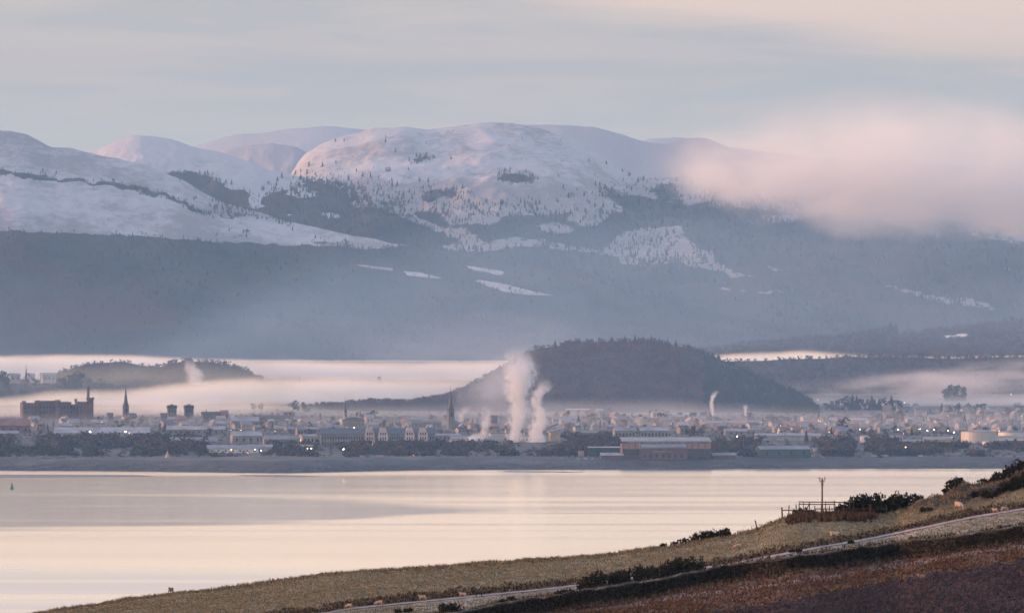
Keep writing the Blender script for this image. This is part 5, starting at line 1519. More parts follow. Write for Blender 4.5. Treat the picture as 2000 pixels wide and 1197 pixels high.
for px, y_, key, s_, lab in (
    (93.5, 806, 'o', 3, 'orange floodlight before the castle walls, bright one'), (54, 809.5, 'o', 1, 'small orange light at the left end of the castle'), (113, 808, 'o', 1, 'small orange light at the castle middle tower'),
    (155, 827, 'w', 2, 'white lamp by the pale gabled house under the castle'), (199, 825, 'w', 1, 'white lamp right of the pale gabled house'), (49.5, 837.5, 'o', 2, 'orange lamp on the red-roofed building'),
    (176, 843, 'w', 3, 'bright white lamp on the very long warehouse, left one'), (245, 843, 'w', 3, 'bright white lamp on the very long warehouse, right one'), (253, 845, 'w', 1, 'small lamp beside the right warehouse lamp'),
    (303, 861, 'w', 3, 'left of the brilliant twin lamps above the dark trees'), (308, 861, 'w', 2, 'right of the brilliant twin lamps above the dark trees'), (281, 874, 'w', 1, 'upper faint lamp in the dark trees'), (281, 879, 'w', 1, 'lower faint lamp in the dark trees'),
    (327, 878, 'w', 2, 'white lamp over the little lit cone by the shore'), (386, 865.5, 'o', 3, 'yellow lamp at the wide frosted gable'), (484, 857, 'w', 2, 'white lamp at the dark-fronted depot'), (471, 840, 'w', 1, 'small lamp above the dark-fronted depot'),
    (452, 878, 'o', 2, 'warm lamp on the broad frosted depot'), (484, 886, 'r', 2, 'red light at the shore below the depot'), (451, 840, 'w', 1, 'pale lamp right of the grey warehouse'), (498, 877.5, 'w', 2, 'white lamp at the right end of the depot'),
    (538, 842, 'o', 2, 'orange lamp left of the long gabled building'), (587, 860, 'w', 1, 'small lamp beside the cream sunlit house'), (554, 878, 'w', 3, 'bright lamp below the grey shed'), (510, 880, 'w', 2, 'lamp before the white low shed'),
    (601, 876, 'w', 3, 'left of a lamp pair before the cream house'), (608, 876, 'w', 2, 'right of a lamp pair before the cream house'), (671, 877, 'w', 3, 'white lamp in trees below the gabled building'), (664, 861, 'o', 2, 'yellow lamp against the gabled building wall'),
    (692, 835, 'w', 2, 'lamp over the roof ridge of the gabled building'), (762, 869, 'w', 2, 'lamp beside the red lit shop front'), (783, 862, 'w', 1, 'faint lamp right of the red shop front'), (808, 893, 'r', 2, 'red light low on the shore'),
    (833, 861, 'w', 1, 'left of two small lamps right of the gables'), (838, 861, 'w', 1, 'right of two small lamps right of the gables'), (966, 850, 'w', 3, 'left of the twin factory lamps in the steam'), (972, 852, 'w', 3, 'right of the twin factory lamps in the steam'),
    (840, 833, 'o', 1, 'faint orange lamp left of the tall spire'), (1440, 852, 'w', 3, 'bright lamp under the eaves of the pale shed'), (1487, 825, 'w', 1, 'small white lamp right of the straight smoke'), (1441, 816, 'w', 1, 'faint lamp between the two smokes'),
    (1573, 839, 'w', 3, 'starry white lamp behind the long white shed'), (1640, 836, 'o', 3, 'orange lamp under the stubby cream chimney'), (1680, 838, 'w', 2, 'white lamp above the two small tanks'), (1697, 838, 'w', 1, 'faint lamp right of the one above the tanks'),
    (1754, 839, 'w', 2, 'first lamp of the row behind the tanks'), (1764, 847, 'w', 1, 'low lamp under the first two of the row'), (1782, 837, 'w', 2, 'second lamp of the row behind the tanks'), (1796, 838, 'w', 2, 'third lamp of the row behind the tanks'),
    (1811, 841, 'w', 2, 'fourth lamp of the row behind the tanks'), (1824, 839, 'w', 2, 'fifth lamp of the row behind the tanks'), (1852, 841, 'w', 2, 'sixth lamp of the row, left of the great tank'), (1863, 844, 'w', 3, 'brightest lamp at the left of the great tank'),
    (1859, 853, 'w', 1, 'faint lamp at the end of the cream shed'), (1818, 867, 'o', 1, 'small warm lamp before the dark shore trees'), (1769, 873, 'o', 3, 'bright yellow lamp in the dark shore trees'), (1949, 866, 'r', 1, 'pink light at the foot of the great tank'),
    (1766, 786, 'w', 2, 'lone lamp in the mist beyond the suburb'), (1975, 770, 'w', 2, 'right of two lamps high in the mist'), (1945, 771, 'w', 1, 'left of two lamps high in the mist'), (1597, 781, 'o', 1, 'tiny yellow light at the end of the wooded hill')):
    lamp(px, y_ + 7, 7, key, s_, lab)
for _ in range(48):
    zx = ts.choice([(1100, 1500, 812, 850), (1500, 1700, 825, 858), (1700, 2000, 800, 850), (1700, 2000, 800, 835), (400, 900, 830, 880)])
    px, y_ = ts.uniform(zx[0], zx[1]), ts.uniform(zx[2], zx[3])
    k = ts.choice('woo')
    lamp(px, y_, 6, k, 1, f'tiny {CN[k]} street light {beside(px, y_)}', 'tiny street lights in the ' + ('right' if px > 1000 else 'left') + ' half of the town')

# small lit cone by the shore, low white boats and vans on the shore road
b_ = Building('lit_tent', 327, 895, 'little lit cone-shaped tent near the shore', 'tent')
k = b_.m
mb = MB(); mb.lathe([(5.5 * k, 0), (3 * k, 6 * k), (.3 * k, 13 * k)], 8); b_.part('canvas', mb, mat_cream)
mb = MB(); mb.tube([(0, 0, 12.5 * k), (0, 0, 17 * k)], .12, 5); b_.part('pole', mb, lamp_metal)


def van(px, base, w, label, col):
    b_ = Building('parked_van', px, base, label, 'van', 4)
    k = b_.m; W = w / 2 * k; H = min(3.0, w * .42 * k)
    mb = MB(); mb.prism([(-W, .35), (W, .35), (W, H * .5), (W * .82, H * .55), (W * .66, H), (-W, H)], 'y', 0, 2.1); b_.part('body', mb, col)
    mb = MB(); mb.prism([(W * .60, H * .56), (W * .80, H * .56), (W * .66, H * .93), (W * .45, H * .93)], 'y', -.03, 2.13); b_.part('side_window', mb, mat_glass)
    for x in (-.62, .6):
        mb = MB(); mb.tube([(x * W, -.05, .4), (x * W, .2, .4)], .4, 10); b_.part('wheel', mb, lamp_metal)


def boat(px, base, w, label):
    b_ = Building('small_boat', px, base, label, 'boat', 2)
    k = b_.m; W = w / 2 * k; H = 2.6 * k
    n_ = 9; v = []; f = []
    for i in range(n_):
        a = -1 + 2 * i / (n_ - 1); wd = 1.6 * (1 - max(0, a) ** 2.2) + .05; sheer = H * (1 + .25 * a * a)
        v += [(a * W, -wd, sheer), (a * W * .92, -wd * .55, H * .25), (a * W * .9, 0, 0), (a * W * .92, wd * .55, H * .25), (a * W, wd, sheer)]
    for i in range(n_ - 1):
        for j in range(4):
            f.append((i * 5 + j, i * 5 + j + 1, i * 5 + j + 6, i * 5 + j + 5))
        f.append((i * 5 + 4, i * 5, i * 5 + 5, i * 5 + 9))
    f.append((0, 4, 3, 2, 1))
    mb = MB(); mb.add(v, f); b_.part('hull', mb, mat_white)
    mb = MB(); mb.box(-W * .35, W * .15, -.9, .9, H * 1.0, H * 1.55); b_.part('cabin', mb, mat_white)


for px, base, w, lab in ((30, 894, 14, 'white boat ashore at far left, left of a pair'), (50, 894, 15, 'white boat ashore at far left, right of a pair'), (85, 901, 36, 'long white boat drawn up on the left shore'), (119, 901, 22, 'shorter white boat right of the long one')):
    boat(px, base, w, lab)
for px, base, w, lab, c in ((1130, 897, 7, 'white van left of the shore road sheds', mat_white), (1144, 897, 9, 'pale van right of the notice board', mat_white), (1158, 897, 6, 'small pale van before the frosted shed', mat_metal), (1281, 896, 5, 'white van before the stand, left one', mat_white),
                            (1294, 896, 5, 'white van before the stand, middle one', mat_white), (1306, 896, 5, 'white van before the stand, right one', mat_white), (1608, 894, 9, 'pale pink van right of the green shed', mat_pinkw), (1590, 893, 8, 'dark van at the corner of the green shed', mat_greyroof),
                            (1709, 892, 12, 'white van on the shore road, left of two', mat_white), (1729, 892, 16, 'large white van on the shore road, right of two', mat_white), (1799, 892, 9, 'lone pale van farther right on the shore road', mat_metal), (1072, 896, 5, 'tiny white van below the dark shore trees', mat_white),
                            (1099, 896, 7, 'white van below trees left of the notice board', mat_white), (708, 894, 10, 'white van on the shore below the gabled building', mat_white), (745, 893, 18, 'long pale van on the shore below the four gables', mat_white)):
    van(px, base, w, lab, c)
for px, base, top in ((192, 840, 815), (297, 846, 818), (1533, 872, 838), (568, 872, 850), (1452, 880, 850), (1376, 862, 846), (1216, 850, 832), (1247, 850, 836)):
    b_ = Building('mast', px, base, f'thin grey mast standing {"over the very long warehouse" if px < 400 else "behind the red stand" if 1200 < px < 1400 else "near the grey shed" if px < 600 else "behind the shore trees by the green shed"}', 'mast', 0, 'thin masts in the town')
    k = b_.m
    mb = MB(); mb.tube([(0, 0, 0), (0, 0, (base - top) * k)], [.35, .2], 6); b_.part('pole', mb, lamp_metal)
    mb = MB(); mb.box(-1, 1, -.15, .15, (base - top) * k - .4, (base - top) * k); b_.part('crossarm', mb, lamp_metal)

# green buoy off the left shore
Dq = CAM_Z * F / (954.5 - HY)
x, y, z = P(23, 954.5, Dq)
o = link('channel_buoy', None, label='green cone-topped channel buoy afloat near the left shore', cat='buoy', loc=(x, y, 0))
bg = surf('green_buoy_paint', (.02, .12, .08), (.04, .16, .11), .5, .5)
mb = MB(); mb.lathe([(1.5, -.6), (2.1, 0), (2.1, 1.0), (1.6, 1.5)], 14); link('float', mb.mesh('float', bg), o)
mb = MB(); mb.lathe([(1.5, 1.45), (1.0, 3.2), (.55, 4.6)], 12); link('tower', mb.mesh('tower', bg), o)
mb = MB(); mb.lathe([(.95, 4.5), (.06, 6.3)], 10); link('topmark', mb.mesh('topmark', bg), o)
mb = MB(); mb.lathe([(.2, 6.2), (.2, 6.7)], 8); link('lantern', mb.mesh('lantern', lamp_metal), o)
# ------------------------------------------------------------------ the near hillside
near_c = smoothpoly([(-9000, 1500), (-3000, 1440), (-800, 1330), (-200, 1242), (0, 1208), (60, 1198), (150, 1184), (250, 1169), (333, 1158), (430, 1147), (520, 1138), (600, 1125), (650, 1119), (720, 1113), (800, 1108), (900, 1101), (1000, 1096), (1100, 1089),
                     (1200, 1080), (1280, 1069), (1340, 1061), (1425, 1047), (1460, 1037), (1480, 1031), (1500, 1021), (1530, 1010), (1560, 1005), (1640, 1003), (1700, 1004), (1742, 1003), (1760, 997), (1790, 982), (1830, 966), (1880, 949), (1940, 933),
                     (2000, 917), (2200, 880), (2800, 820), (9000, 760)], 4, 3)


def near_D(u, py):
    c = near_c(u); bot = np.maximum(1330.0, c + 70)
    t = np.clip((bot - py) / (bot - c), -1, 1.02)
    return 430 + (700 - 430) * t


def G(u, py):
    """point of the near hillside seen at (u, py)"""
    D = float(near_D(np.array(float(u)), np.array(float(py))))
    return Vector(P(u, py, D))


track_l = smoothpoly([(-2000, 1500), (400, 1230), (640, 1197), (680, 1189), (760, 1181), (860, 1171), (940, 1163), (1000, 1157), (1060, 1151), (1130, 1143), (1250, 1127), (1380, 1110), (1430, 1102), (1500, 1088), (1600, 1069), (1700, 1052), (1800, 1031), (1900, 1010), (2000, 994), (2200, 958), (4000, 800)], 8, 5)
dyke_top = smoothpoly([(-2000, 1700), (700, 1232), (880, 1198), (950, 1184), (1050, 1167), (1100, 1160), (1200, 1143), (1300, 1127), (1370, 1113), (1450, 1100), (1560, 1085), (1650, 1073), (1750, 1060), (1850, 1047), (1950, 1033), (2000, 1026), (2300, 985), (4000, 860)], 8, 5)
dyke_bot = lambda u: dyke_top(u) + 27
rut_l = smoothpoly([(-2000, 1750), (800, 1262), (1000, 1218), (1100, 1200), (1180, 1187), (1500, 1143), (1750, 1104), (2000, 1064), (2300, 1015), (4000, 900)], 8, 5)
plough_l = smoothpoly([(-2000, 1800), (900, 1290), (1100, 1240), (1300, 1206), (1420, 1190), (1560, 1168), (1650, 1151), (1750, 1131), (1850, 1114), (2000, 1093), (2300, 1050), (4000, 930)], 8, 5)

u = np.concatenate([np.arange(-6000, -260, 120), np.arange(-260, 2261, 2.5), np.arange(2270, 8000, 120)]).astype(float)
rows = 270
c = near_c(u); bot = np.maximum(1330.0, c + 70)
t = np.linspace(0, 1, rows)
PYn = bot[:, None] + (c - bot)[:, None] * t
Un = np.repeat(u[:, None], rows, 1)
Dn = 430 + 270 * np.repeat(t[None, :], len(u), 0)
Xn = (Un - HX) / F * Dn
Zn = CAM_Z + (HY - PYn) / F * Dn
nz = lambda a, b, o=4: fbm(a, b, o) - .5
w1 = (fbm(Un * .012, PYn * .05, 4) - .5)
plough = sstep(-2, 2, PYn - plough_l(Un) + (fbm(Un * .06, PYn * .25, 4) - .5) * 18)
rut = sstep(4.5, 2.2, np.abs(PYn - rut_l(Un) + (fbm(Un * .04, PYn * .1, 3) - .5) * 3)) * .9
bracken = sstep(0, 6, PYn - rut_l(Un) + (fbm(Un * .05, PYn * .2, 4) - .5) * 12) * (1 - plough)
reddish = sstep(-6, 0, PYn - dyke_bot(Un)) * (1 - bracken) * (1 - plough)
verge = sstep(12, 3, np.abs(PYn - (track_l(Un) - 7)) + (fbm(Un * .05, PYn * .2, 3) - .5) * 10)
strip_ = sstep(-1, 2, PYn - track_l(Un)) * (1 - sstep(-2, 2, PYn - dyke_bot(Un)))
knoll_ = sstep(1720, 1770, Un) * sstep(8, -14, PYn - np.interp(Un, [1740, 1800, 1900, 2000, 2200], [1008, 1002, 985, 962, 930]))
lump = (fbm(Xn * 1.1, Dn * .45, 3) - .5) * .34 + (fbm(Xn * .22, Dn * .12, 3) - .5) * .5
Zn = Zn + lump * (1 - .75 * plough) * (1 - .6 * rut) * (1 - sstep(10, 4, np.abs(PYn - track_l(Un)))) * np.where((Un > -255) & (Un < 2255), 1, 0)
Zn = Zn + plough * ((fbm(Xn * 2.1, Dn * .9, 3) - .5) * .75)
Zn = Zn + knoll_ * ((fbm(Xn * .5, Dn * .22, 4) - .5) * 2.6)
# far side: falls to the firth; near side: down to and past the camera
dq = np.array([4, 12, 30, 70, 150, 300, 450.]); zq = np.array([.5, 2.0, 6.5, 18, 45, 88, 118.])
Dt = 700 + np.repeat(dq[None, :], len(u), 0); Zt = Zn[:, -1:] - zq[None, :]
Xt = (u[:, None] - HX) / F * (700 + dq[None, :] * .2)
dn = np.array([-900, -200, 0, 150, 300, 400.]); hn = np.array([122, 120, 117.5, 104, 94, 91.])
Zf0 = Zn[:, :1]
Df = np.repeat(dn[None, :], len(u), 0); Xf = (u[:, None] - HX) / F * np.maximum(430, 0) + 0 * Df
Zf = np.minimum(hn[None, :], 1e9) + (Zf0 - 93) * np.linspace(0, .8, 6)[None, :]
XX = np.concatenate([Xf, Xn, Xt], 1); DD = np.concatenate([Df, Dn, Dt], 1); ZZ = np.concatenate([Zf, Zn, Zt], 1)
padA = lambda A: np.concatenate([np.repeat(A[:, :1], 6, 1), A, np.repeat(A[:, -1:], 7, 1)], 1)

hm, t_, out = newmat('hillside_grass')
b = N(t_, 'ShaderNodeBsdfPrincipled'); b.inputs['Roughness'].default_value = .95; b.inputs['Specular IOR Level'].default_value = .1; L(t_, b.outputs[0], out.inputs[0])
geo = N(t_, 'ShaderNodeNewGeometry')


def hn_(sc, det, st=(1, .5, 1), ro=.6):
    mp = N(t_, 'ShaderNodeMapping'); mp.inputs['Scale'].default_value = st; L(t_, geo.outputs['Position'], mp.inputs[0])
    q = N(t_, 'ShaderNodeTexNoise'); q.inputs['Scale'].default_value = sc; q.inputs['Detail'].default_value = det; q.inputs['Roughness'].default_value = ro
    L(t_, mp.outputs[0], q.inputs['Vector']); return q.outputs[0]


na, nb_, nc = hn_(.10, 5), hn_(1.3, 4), hn_(4.0, 3)
att = lambda k: N(t_, 'ShaderNodeAttribute', attribute_name=k).outputs['Fac']
f = M(t_, 'ADD', M(t_, 'MULTIPLY', na, .45), M(t_, 'ADD', M(t_, 'MULTIPLY', nb_, .33), M(t_, 'MULTIPLY', nc, .22)))
grass = ramp(t_, f, [(.34, (.088, .068, .038)), (.46, (.16, .126, .072)), (.57, (.215, .175, .108)), (.68, (.29, .25, .18))])
frosty = ramp(t_, f, [(.36, (.13, .115, .085)), (.5, (.24, .22, .175)), (.64, (.38, .36, .32))])
vergec = ramp(t_, f, [(.4, (.022, .018, .015)), (.62, (.085, .066, .055))])
knollc = ramp(t_, f, [(.40, (.018, .016, .012)), (.52, (.048, .037, .027)), (.66, (.145, .11, .075))])  # rough grass, with the knoll's shadows darkened into the ramp
redc = ramp(t_, f, [(.38, (.055, .032, .028)), (.5, (.10, .058, .048)), (.64, (.17, .11, .09))])
brc = ramp(t_, f, [(.36, (.055, .028, .022)), (.48, (.098, .052, .039)), (.60, (.15, .085, .06)), (.7, (.23, .155, .115))])
plc = ramp(t_, f, [(.40, (.015, .008, .008)), (.52, (.036, .0185, .019)), (.64, (.078, .046, .044))])
rutc = ramp(t_, f, [(.4, (.15, .112, .10)), (.6, (.25, .21, .19))])
col = mixc(t_, att('strip'), grass, frosty)
col = mixc(t_, att('verge'), col, vergec)
col = mixc(t_, att('knoll'), col, knollc)
col = mixc(t_, att('reddish'), col, redc)
col = mixc(t_, att('bracken'), col, brc)
col = mixc(t_, att('rut'), col, rutc)
col = mixc(t_, att('plough'), col, plc)
L(t_, col, b.inputs['Base Color'])
bp = N(t_, 'ShaderNodeBump'); bp.inputs['Strength'].default_value = .8; bp.inputs['Distance'].default_value = .25
L(t_, M(t_, 'ADD', nb_, M(t_, 'MULTIPLY', nc, .6)), bp.inputs['Height']); L(t_, bp.outputs[0], b.inputs['Normal'])
attrs = {k: padA(v) for k, v in dict(plough=plough, rut=rut, bracken=bracken, reddish=reddish, verge=verge, strip=strip_, knoll=knoll_).items()}
link('field', mesh_np('field', np.stack([XX, DD, ZZ], -1).reshape(-1, 3), grid_faces(len(u), rows + 13), hm, smooth=True, attrs=attrs), kind='structure')


def ground_at(x, y):
    """height of the built hillside at (x, y)"""
    tt = np.clip((y - 430) / 270, 0, 1) * (rows - 1)
    uu = HX + x / y * F
    i = np.clip(np.searchsorted(u, uu) - 1, 0, len(u) - 2); a = np.clip((uu - u[i]) / (u[i + 1] - u[i]), 0, 1)
    j = np.clip(np.floor(tt).astype(int) if isinstance(tt, np.ndarray) else int(tt), 0, rows - 2); q = tt - j
    return (Zn[i, j] * (1 - a) + Zn[i + 1, j] * a) * (1 - q) + (Zn[i, j + 1] * (1 - a) + Zn[i + 1, j + 1] * a) * q


def near_y(px, py):
    D = float(near_D(np.array(float(px)), np.array(float(py))))
    x = (px - HX) / F * D
    return x, D, float(ground_at(np.array(x), np.array(D)))


# the frosty track
track_mat = surf('frosted_track', (.20, .16, .155), (.31, .26, .25), .6, .9, bump=.3, stretch=(1, .3, 1))
v = []
us = np.arange(560, 2700, 6)
for uu in us:
    pc = float(track_l(uu)); wd = float(np.interp(uu, [600, 1000, 1200, 1370, 1420, 1600, 2000], [2.2, 2.6, 3.2, 7, 5, 3.1, 3.3]))
    for s_ in (-.5, -.17, .17, .5):
        x, y, z = near_y(uu, pc + wd * s_ + random.uniform(-.35, .35))
        v.append((x, y, z + .07))
link('track', mesh_np('track', v, grid_faces(len(us), 4), track_mat, smooth=True), kind='structure')

# ------------------------------------------------------------------ grass and heath growing on it
def tufts(name, n, wfun, h, mats, mat_p, blades, wid, seed):
    rs = np.random.default_rng(seed)
    sel = np.where((u > -250) & (u < 2250))[0]
    W = wfun[sel]
    p = W.ravel() / W.sum()
    k = rs.choice(p.size, n, p=p)
    i = sel[k // rows]; j = k % rows
    x = Xn[i, j] + rs.normal(0, .2, n); y = Dn[i, j] + rs.normal(0, .6, n); y = np.minimum(y, 701)
    z = Zn[i, j] - .03
    hh = h * rs.uniform(.5, 1.4, n)
    V = []
    for q in range(blades):
        a = rs.random(n) * 6.283; lean = rs.uniform(.2, .9, n) * hh
        wx, wy = np.cos(a + 1.57) * wid * rs.uniform(.6, 1.4, n), np.sin(a + 1.57) * wid
        p0 = np.stack([x - wx, y - wy, z], -1); p1 = np.stack([x + wx, y + wy, z], -1)
        p2 = np.stack([x + np.cos(a) * lean, y + np.sin(a) * lean, z + hh * rs.uniform(.7, 1.1, n)], -1)
        V.append(np.stack([p0, p1, p2], 1))
    V = np.concatenate(V, 0).reshape(-1, 3)
    mi = np.tile(rs.choice(len(mats), n, p=mat_p), blades)
    return link(name, mesh_np(name, V, np.arange(len(V)).reshape(-1, 3), mats, mi), kind='stuff')


straw = surf('straw_grass', (.18, .142, .083), (.25, .20, .125), 1.5, .95, spec=.1)
olive = surf('olive_grass', (.105, .083, .045), (.165, .132, .073), 1.5, .95, spec=.1)
hoar = surf('hoar_frosted_grass', (.27, .245, .20), (.35, .32, .27), 1.5, .95, spec=.1)
rust = surf('dead_bracken', (.105, .056, .038), (.165, .09, .058), 1.5, .95, spec=.1)
rustd = surf('dark_bracken', (.06, .034, .026), (.10, .057, .04), 1.5, .95, spec=.1)
soil = surf('turned_soil', (.020, .0115, .012), (.045, .026, .027), 2, .95, spec=.1)
gorse_mat = surf('gorse_needles', (.013, .013, .009), (.030, .029, .018), 1.0, .95, spec=.1)
clear = (1 - plough) * (1 - bracken) * (1 - reddish) * (1 - sstep(8, 3, np.abs(PYn - track_l(Un)))) * (1 - .7 * knoll_) * (PYn < 1215)
tufts('grass', 84000, clear + 1e-6, .20, [straw, olive, hoar], (.42, .48, .10), 3, .05, 3)
edge_ = clear * sstep(.965, .99, np.repeat(t[None, :], len(u), 0)) + knoll_ * .35
tufts('long_grass', 9000, edge_ + 1e-9, .38, [straw, olive, rustd], (.5, .3, .2), 3, .05, 4)
patchy = .25 + sstep(.40, .62, fbm(Xn * .35, Dn * .12, 4)) * sstep(4.5, 8, np.abs(PYn - rut_l(Un)))
tufts('bracken', 20000, bracken * patchy * (PYn < 1230) + .3 * reddish * (PYn < 1230) * sstep(3, 8, PYn - dyke_bot(Un)) + 1e-9, .30, [rust, rustd, straw], (.5, .38, .12), 3, .09, 5)
tufts('clods', 42000, plough * (PYn < 1230) + 1e-9, .085, [soil, rustd], (.8, .2), 2, .07, 6)
tufts('heather', 5200, verge * (1 - reddish) * (PYn < 1225) * sstep(2.5, 5.5, np.abs(PYn - track_l(Un))) + 1e-9, .34, [olive, rustd, gorse_mat], (.3, .3, .4), 3, .10, 7)


# ------------------------------------------------------------------ gorse
def gorse(lobes, label, group=None, dens=1.0, name='gorse_bush', D=None):
    """lobes: (px, foot py, width px, height px)"""
    rs = np.random.default_rng(int(lobes[0][0] * 7 + lobes[0][1]))
    V = []
    px0 = sum(l[0] for l in lobes) / len(lobes); py0 = sum(l[1] for l in lobes) / len(lobes)
    x0, y0, z0 = near_y(px0, py0)
    for (px, py, w, h) in lobes:
        x, y, z = near_y(px, py)
        m = y / F; rx = w * m / 2 * 1.02; hz = h * m
        nb = int(90 * dens * max(1, rx * hz * 1.3))
        # several uneven heads per lobe
        heads = [(rs.normal(0, rx * .45), rs.normal(0, rx * .4), rs.uniform(.35, .72) * hz, rs.uniform(.28, .45)) for _ in range(6)]
        for k in range(nb):
            hx, hy, hzz, hr = heads[rs.integers(6)]
            d = rs.normal(size=3); d /= np.linalg.norm(d)
            r_ = rs.uniform(.55, 1.08) * hr
            c_ = np.array([x + hx + d[0] * r_ * rx, y + hy + d[1] * r_ * rx, z + max(.02, hzz + d[2] * r_ * hz * .95)])
            up = d * .6 + np.array([0, 0, .6]) + rs.normal(0, .3, 3); up /= np.linalg.norm(up)
            sd_ = np.cross(up, rs.normal(size=3)); sd_ /= np.linalg.norm(sd_)
            s_ = rs.uniform(.16, .34)
            V += [c_ - sd_ * s_ * .5, c_ + sd_ * s_ * .5, c_ + up * s_ * 1.15]
        for k in range(nb // 3):
            c_ = np.array([x + rs.normal(0, rx * .42), y + rs.normal(0, rx * .35), z + abs(rs.normal(0, .30)) * hz])
            a = rs.normal(size=3); a /= np.linalg.norm(a); b2 = np.cross(a, rs.normal(size=3)); b2 /= np.linalg.norm(b2)
            s_ = rs.uniform(.3, .55) * min(1.0, hz)
            V += [c_ - a * s_, c_ + a * s_, c_ + b2 * s_]
    V = np.array(V) - np.array([x0, y0, z0])
    root = link(name, None, label=label, cat='bush', group=group, loc=(x0, y0, z0))
    link('foliage', mesh_np('foliage', V, np.arange(len(V)).reshape(-1, 3), gorse_mat), root)
    mb = MB()
    for (px, py, w, h) in lobes:
        x, y, z = near_y(px, py)
        for q in range(3):
            a = random.uniform(-.6, .6); hh = h * y / F * .5
            mb.tube([(x - x0 + a * .3, y - y0, z - z0 - .1), (x - x0 + a, y - y0 + random.uniform(-.3, .3), z - z0 + hh)], [.05, .02], 5)
    link('stems', mb.mesh('stems', trunk_mat), root)
    return root


gorse([(1850, 951, 18, 11), (1860, 949, 28, 16), (1870, 947, 22, 17), (1877, 947, 12, 9)], 'single round gorse bush standing on the crest of the knoll')
gorse([(1926, 941, 26, 14), (1950, 936, 34, 19), (1972, 930, 36, 22), (1992, 925, 34, 22), (2014, 920, 34, 24), (2040, 914, 36, 26)], 'big dark gorse thicket on the skyline at the right edge')
gorse([(1905, 973, 22, 10), (1925, 970, 30, 16), (1945, 967, 32, 20), (1966, 963, 36, 24), (1988, 958, 38, 26), (2012, 951, 38, 26)], 'low dark gorse patch on the slope below the skyline thicket')
gorse([(1650, 1004, 24, 22), (1640, 1005, 24, 16), (1668, 1003, 28, 34), (1675, 1004, 36, 26), (1690, 1004, 36, 28), (1682, 1004, 30, 39), (1700, 1004, 30, 36), (1714, 1004, 26, 36), (1726, 1004, 20, 26)], 'tall dark gorse behind the fence right of the pole')
gorse([(1722, 1004, 30, 24), (1712, 1005, 30, 22), (1738, 1003, 30, 28), (1745, 1003, 30, 28), (1752, 1000, 24, 34), (1768, 992, 26, 28), (1786, 983, 26, 20), (1798, 979, 14, 15)], 'dark gorse hedge running from the fence up to the knoll')
gorse([(1552, 1006, 16, 10), (1568, 1005, 22, 15), (1584, 1005, 18, 12)], 'low gorse inside the left corner of the fence')
gorse([(1295, 1067, 12, 7), (1318, 1063, 20, 6), (1336, 1061, 24, 9), (1356, 1057, 26, 13), (1376, 1054, 28, 17), (1396, 1051, 26, 17), (1412, 1049, 24, 16), (1421, 1048, 12, 10)], 'wedge-shaped dark gorse on the edge above the water')
gorse([(1136, 1150, 20, 16), (1150, 1148, 28, 27), (1172, 1146, 32, 30), (1196, 1143, 34, 27), (1222, 1139, 34, 27), (1248, 1136, 34, 30), (1274, 1132, 34, 27), (1300, 1128, 32, 32), (1324, 1124, 34, 39), (1346, 1119, 34, 31), (1366, 1115, 20, 17)], 'long dark gorse bank above the stone wall')
gorse([(1092, 1160, 22, 9), (1106, 1158, 20, 10)], 'small dark gorse clump left of the long bank')
gorse([(868, 1197, 26, 18), (886, 1196, 22, 16)], 'brownish dark bush at the bottom edge by the track')
gorse([(1000, 1176, 18, 7), (985, 1180, 14, 5)], 'tiny dark bush under the track near the black lamb')
gorse([(798, 1197, 18, 8), (780, 1199, 16, 6)], 'small dark bush at the very bottom below the walking sheep')
gorse([(1803, 1000, 16, 8), (1815, 997, 12, 6)], 'small dark scrub in the hollow of the knoll')
gorse([(1548, 1079, 9, 4), (1560, 1078, 9, 4)], 'tiny dark heather tuft beside the track, nearest the marker posts', name='heather_clump')
gorse([(1662, 1061, 10, 4)], 'tiny dark heather tuft beside the track below the lying sheep', name='heather_clump')

# ------------------------------------------------------------------ drystone wall
stone_a = surf('lichened_stone', (.026, .024, .023), (.052, .048, .045), 2.0, .95)
stone_b = surf('frosted_coping', (.22, .20, .19), (.34, .31, .30), 2.0, .95)
x0, y0, z0 = near_y(1500, float(dyke_bot(1500)))
wall = link('drystone_wall', None, label='long dark drystone wall with pale coping running down across the slope', cat='wall', loc=(x0, y0, z0))
line = []
for uu in np.arange(640, 2700, 4):
    x, y, z = near_y(uu, float(dyke_bot(uu)))
    hgt = (float(dyke_bot(uu)) - float(dyke_top(uu))) / F * y
    line.append((x - x0, y - y0, z - z0, hgt))
core = MB(); n_ = len(line); v = []
for x, y, z, h in line:
    v += [(x, y - .05, z - .4), (x, y - .02, z + h * .93), (x, y + .45, z + h * .93), (x, y + .5, z - .4)]
f = []
for i in range(n_ - 1):
    for j in range(4):
        f.append((i * 4 + j, i * 4 + 4 + j, i * 4 + 4 + (j + 1) % 4, i * 4 + (j + 1) % 4))
core.add(v, f)
link('wall_core', core.mesh('wall_core', stone_a), wall)
rs = np.random.default_rng(8)
acc = np.concatenate([[0], np.cumsum([math.dist(line[i][:2], line[i + 1][:2]) for i in range(n_ - 1)])])
la = np.array(line)


def at_s(s_):
    return [float(np.interp(s_, acc, la[:, k])) for k in range(4)]


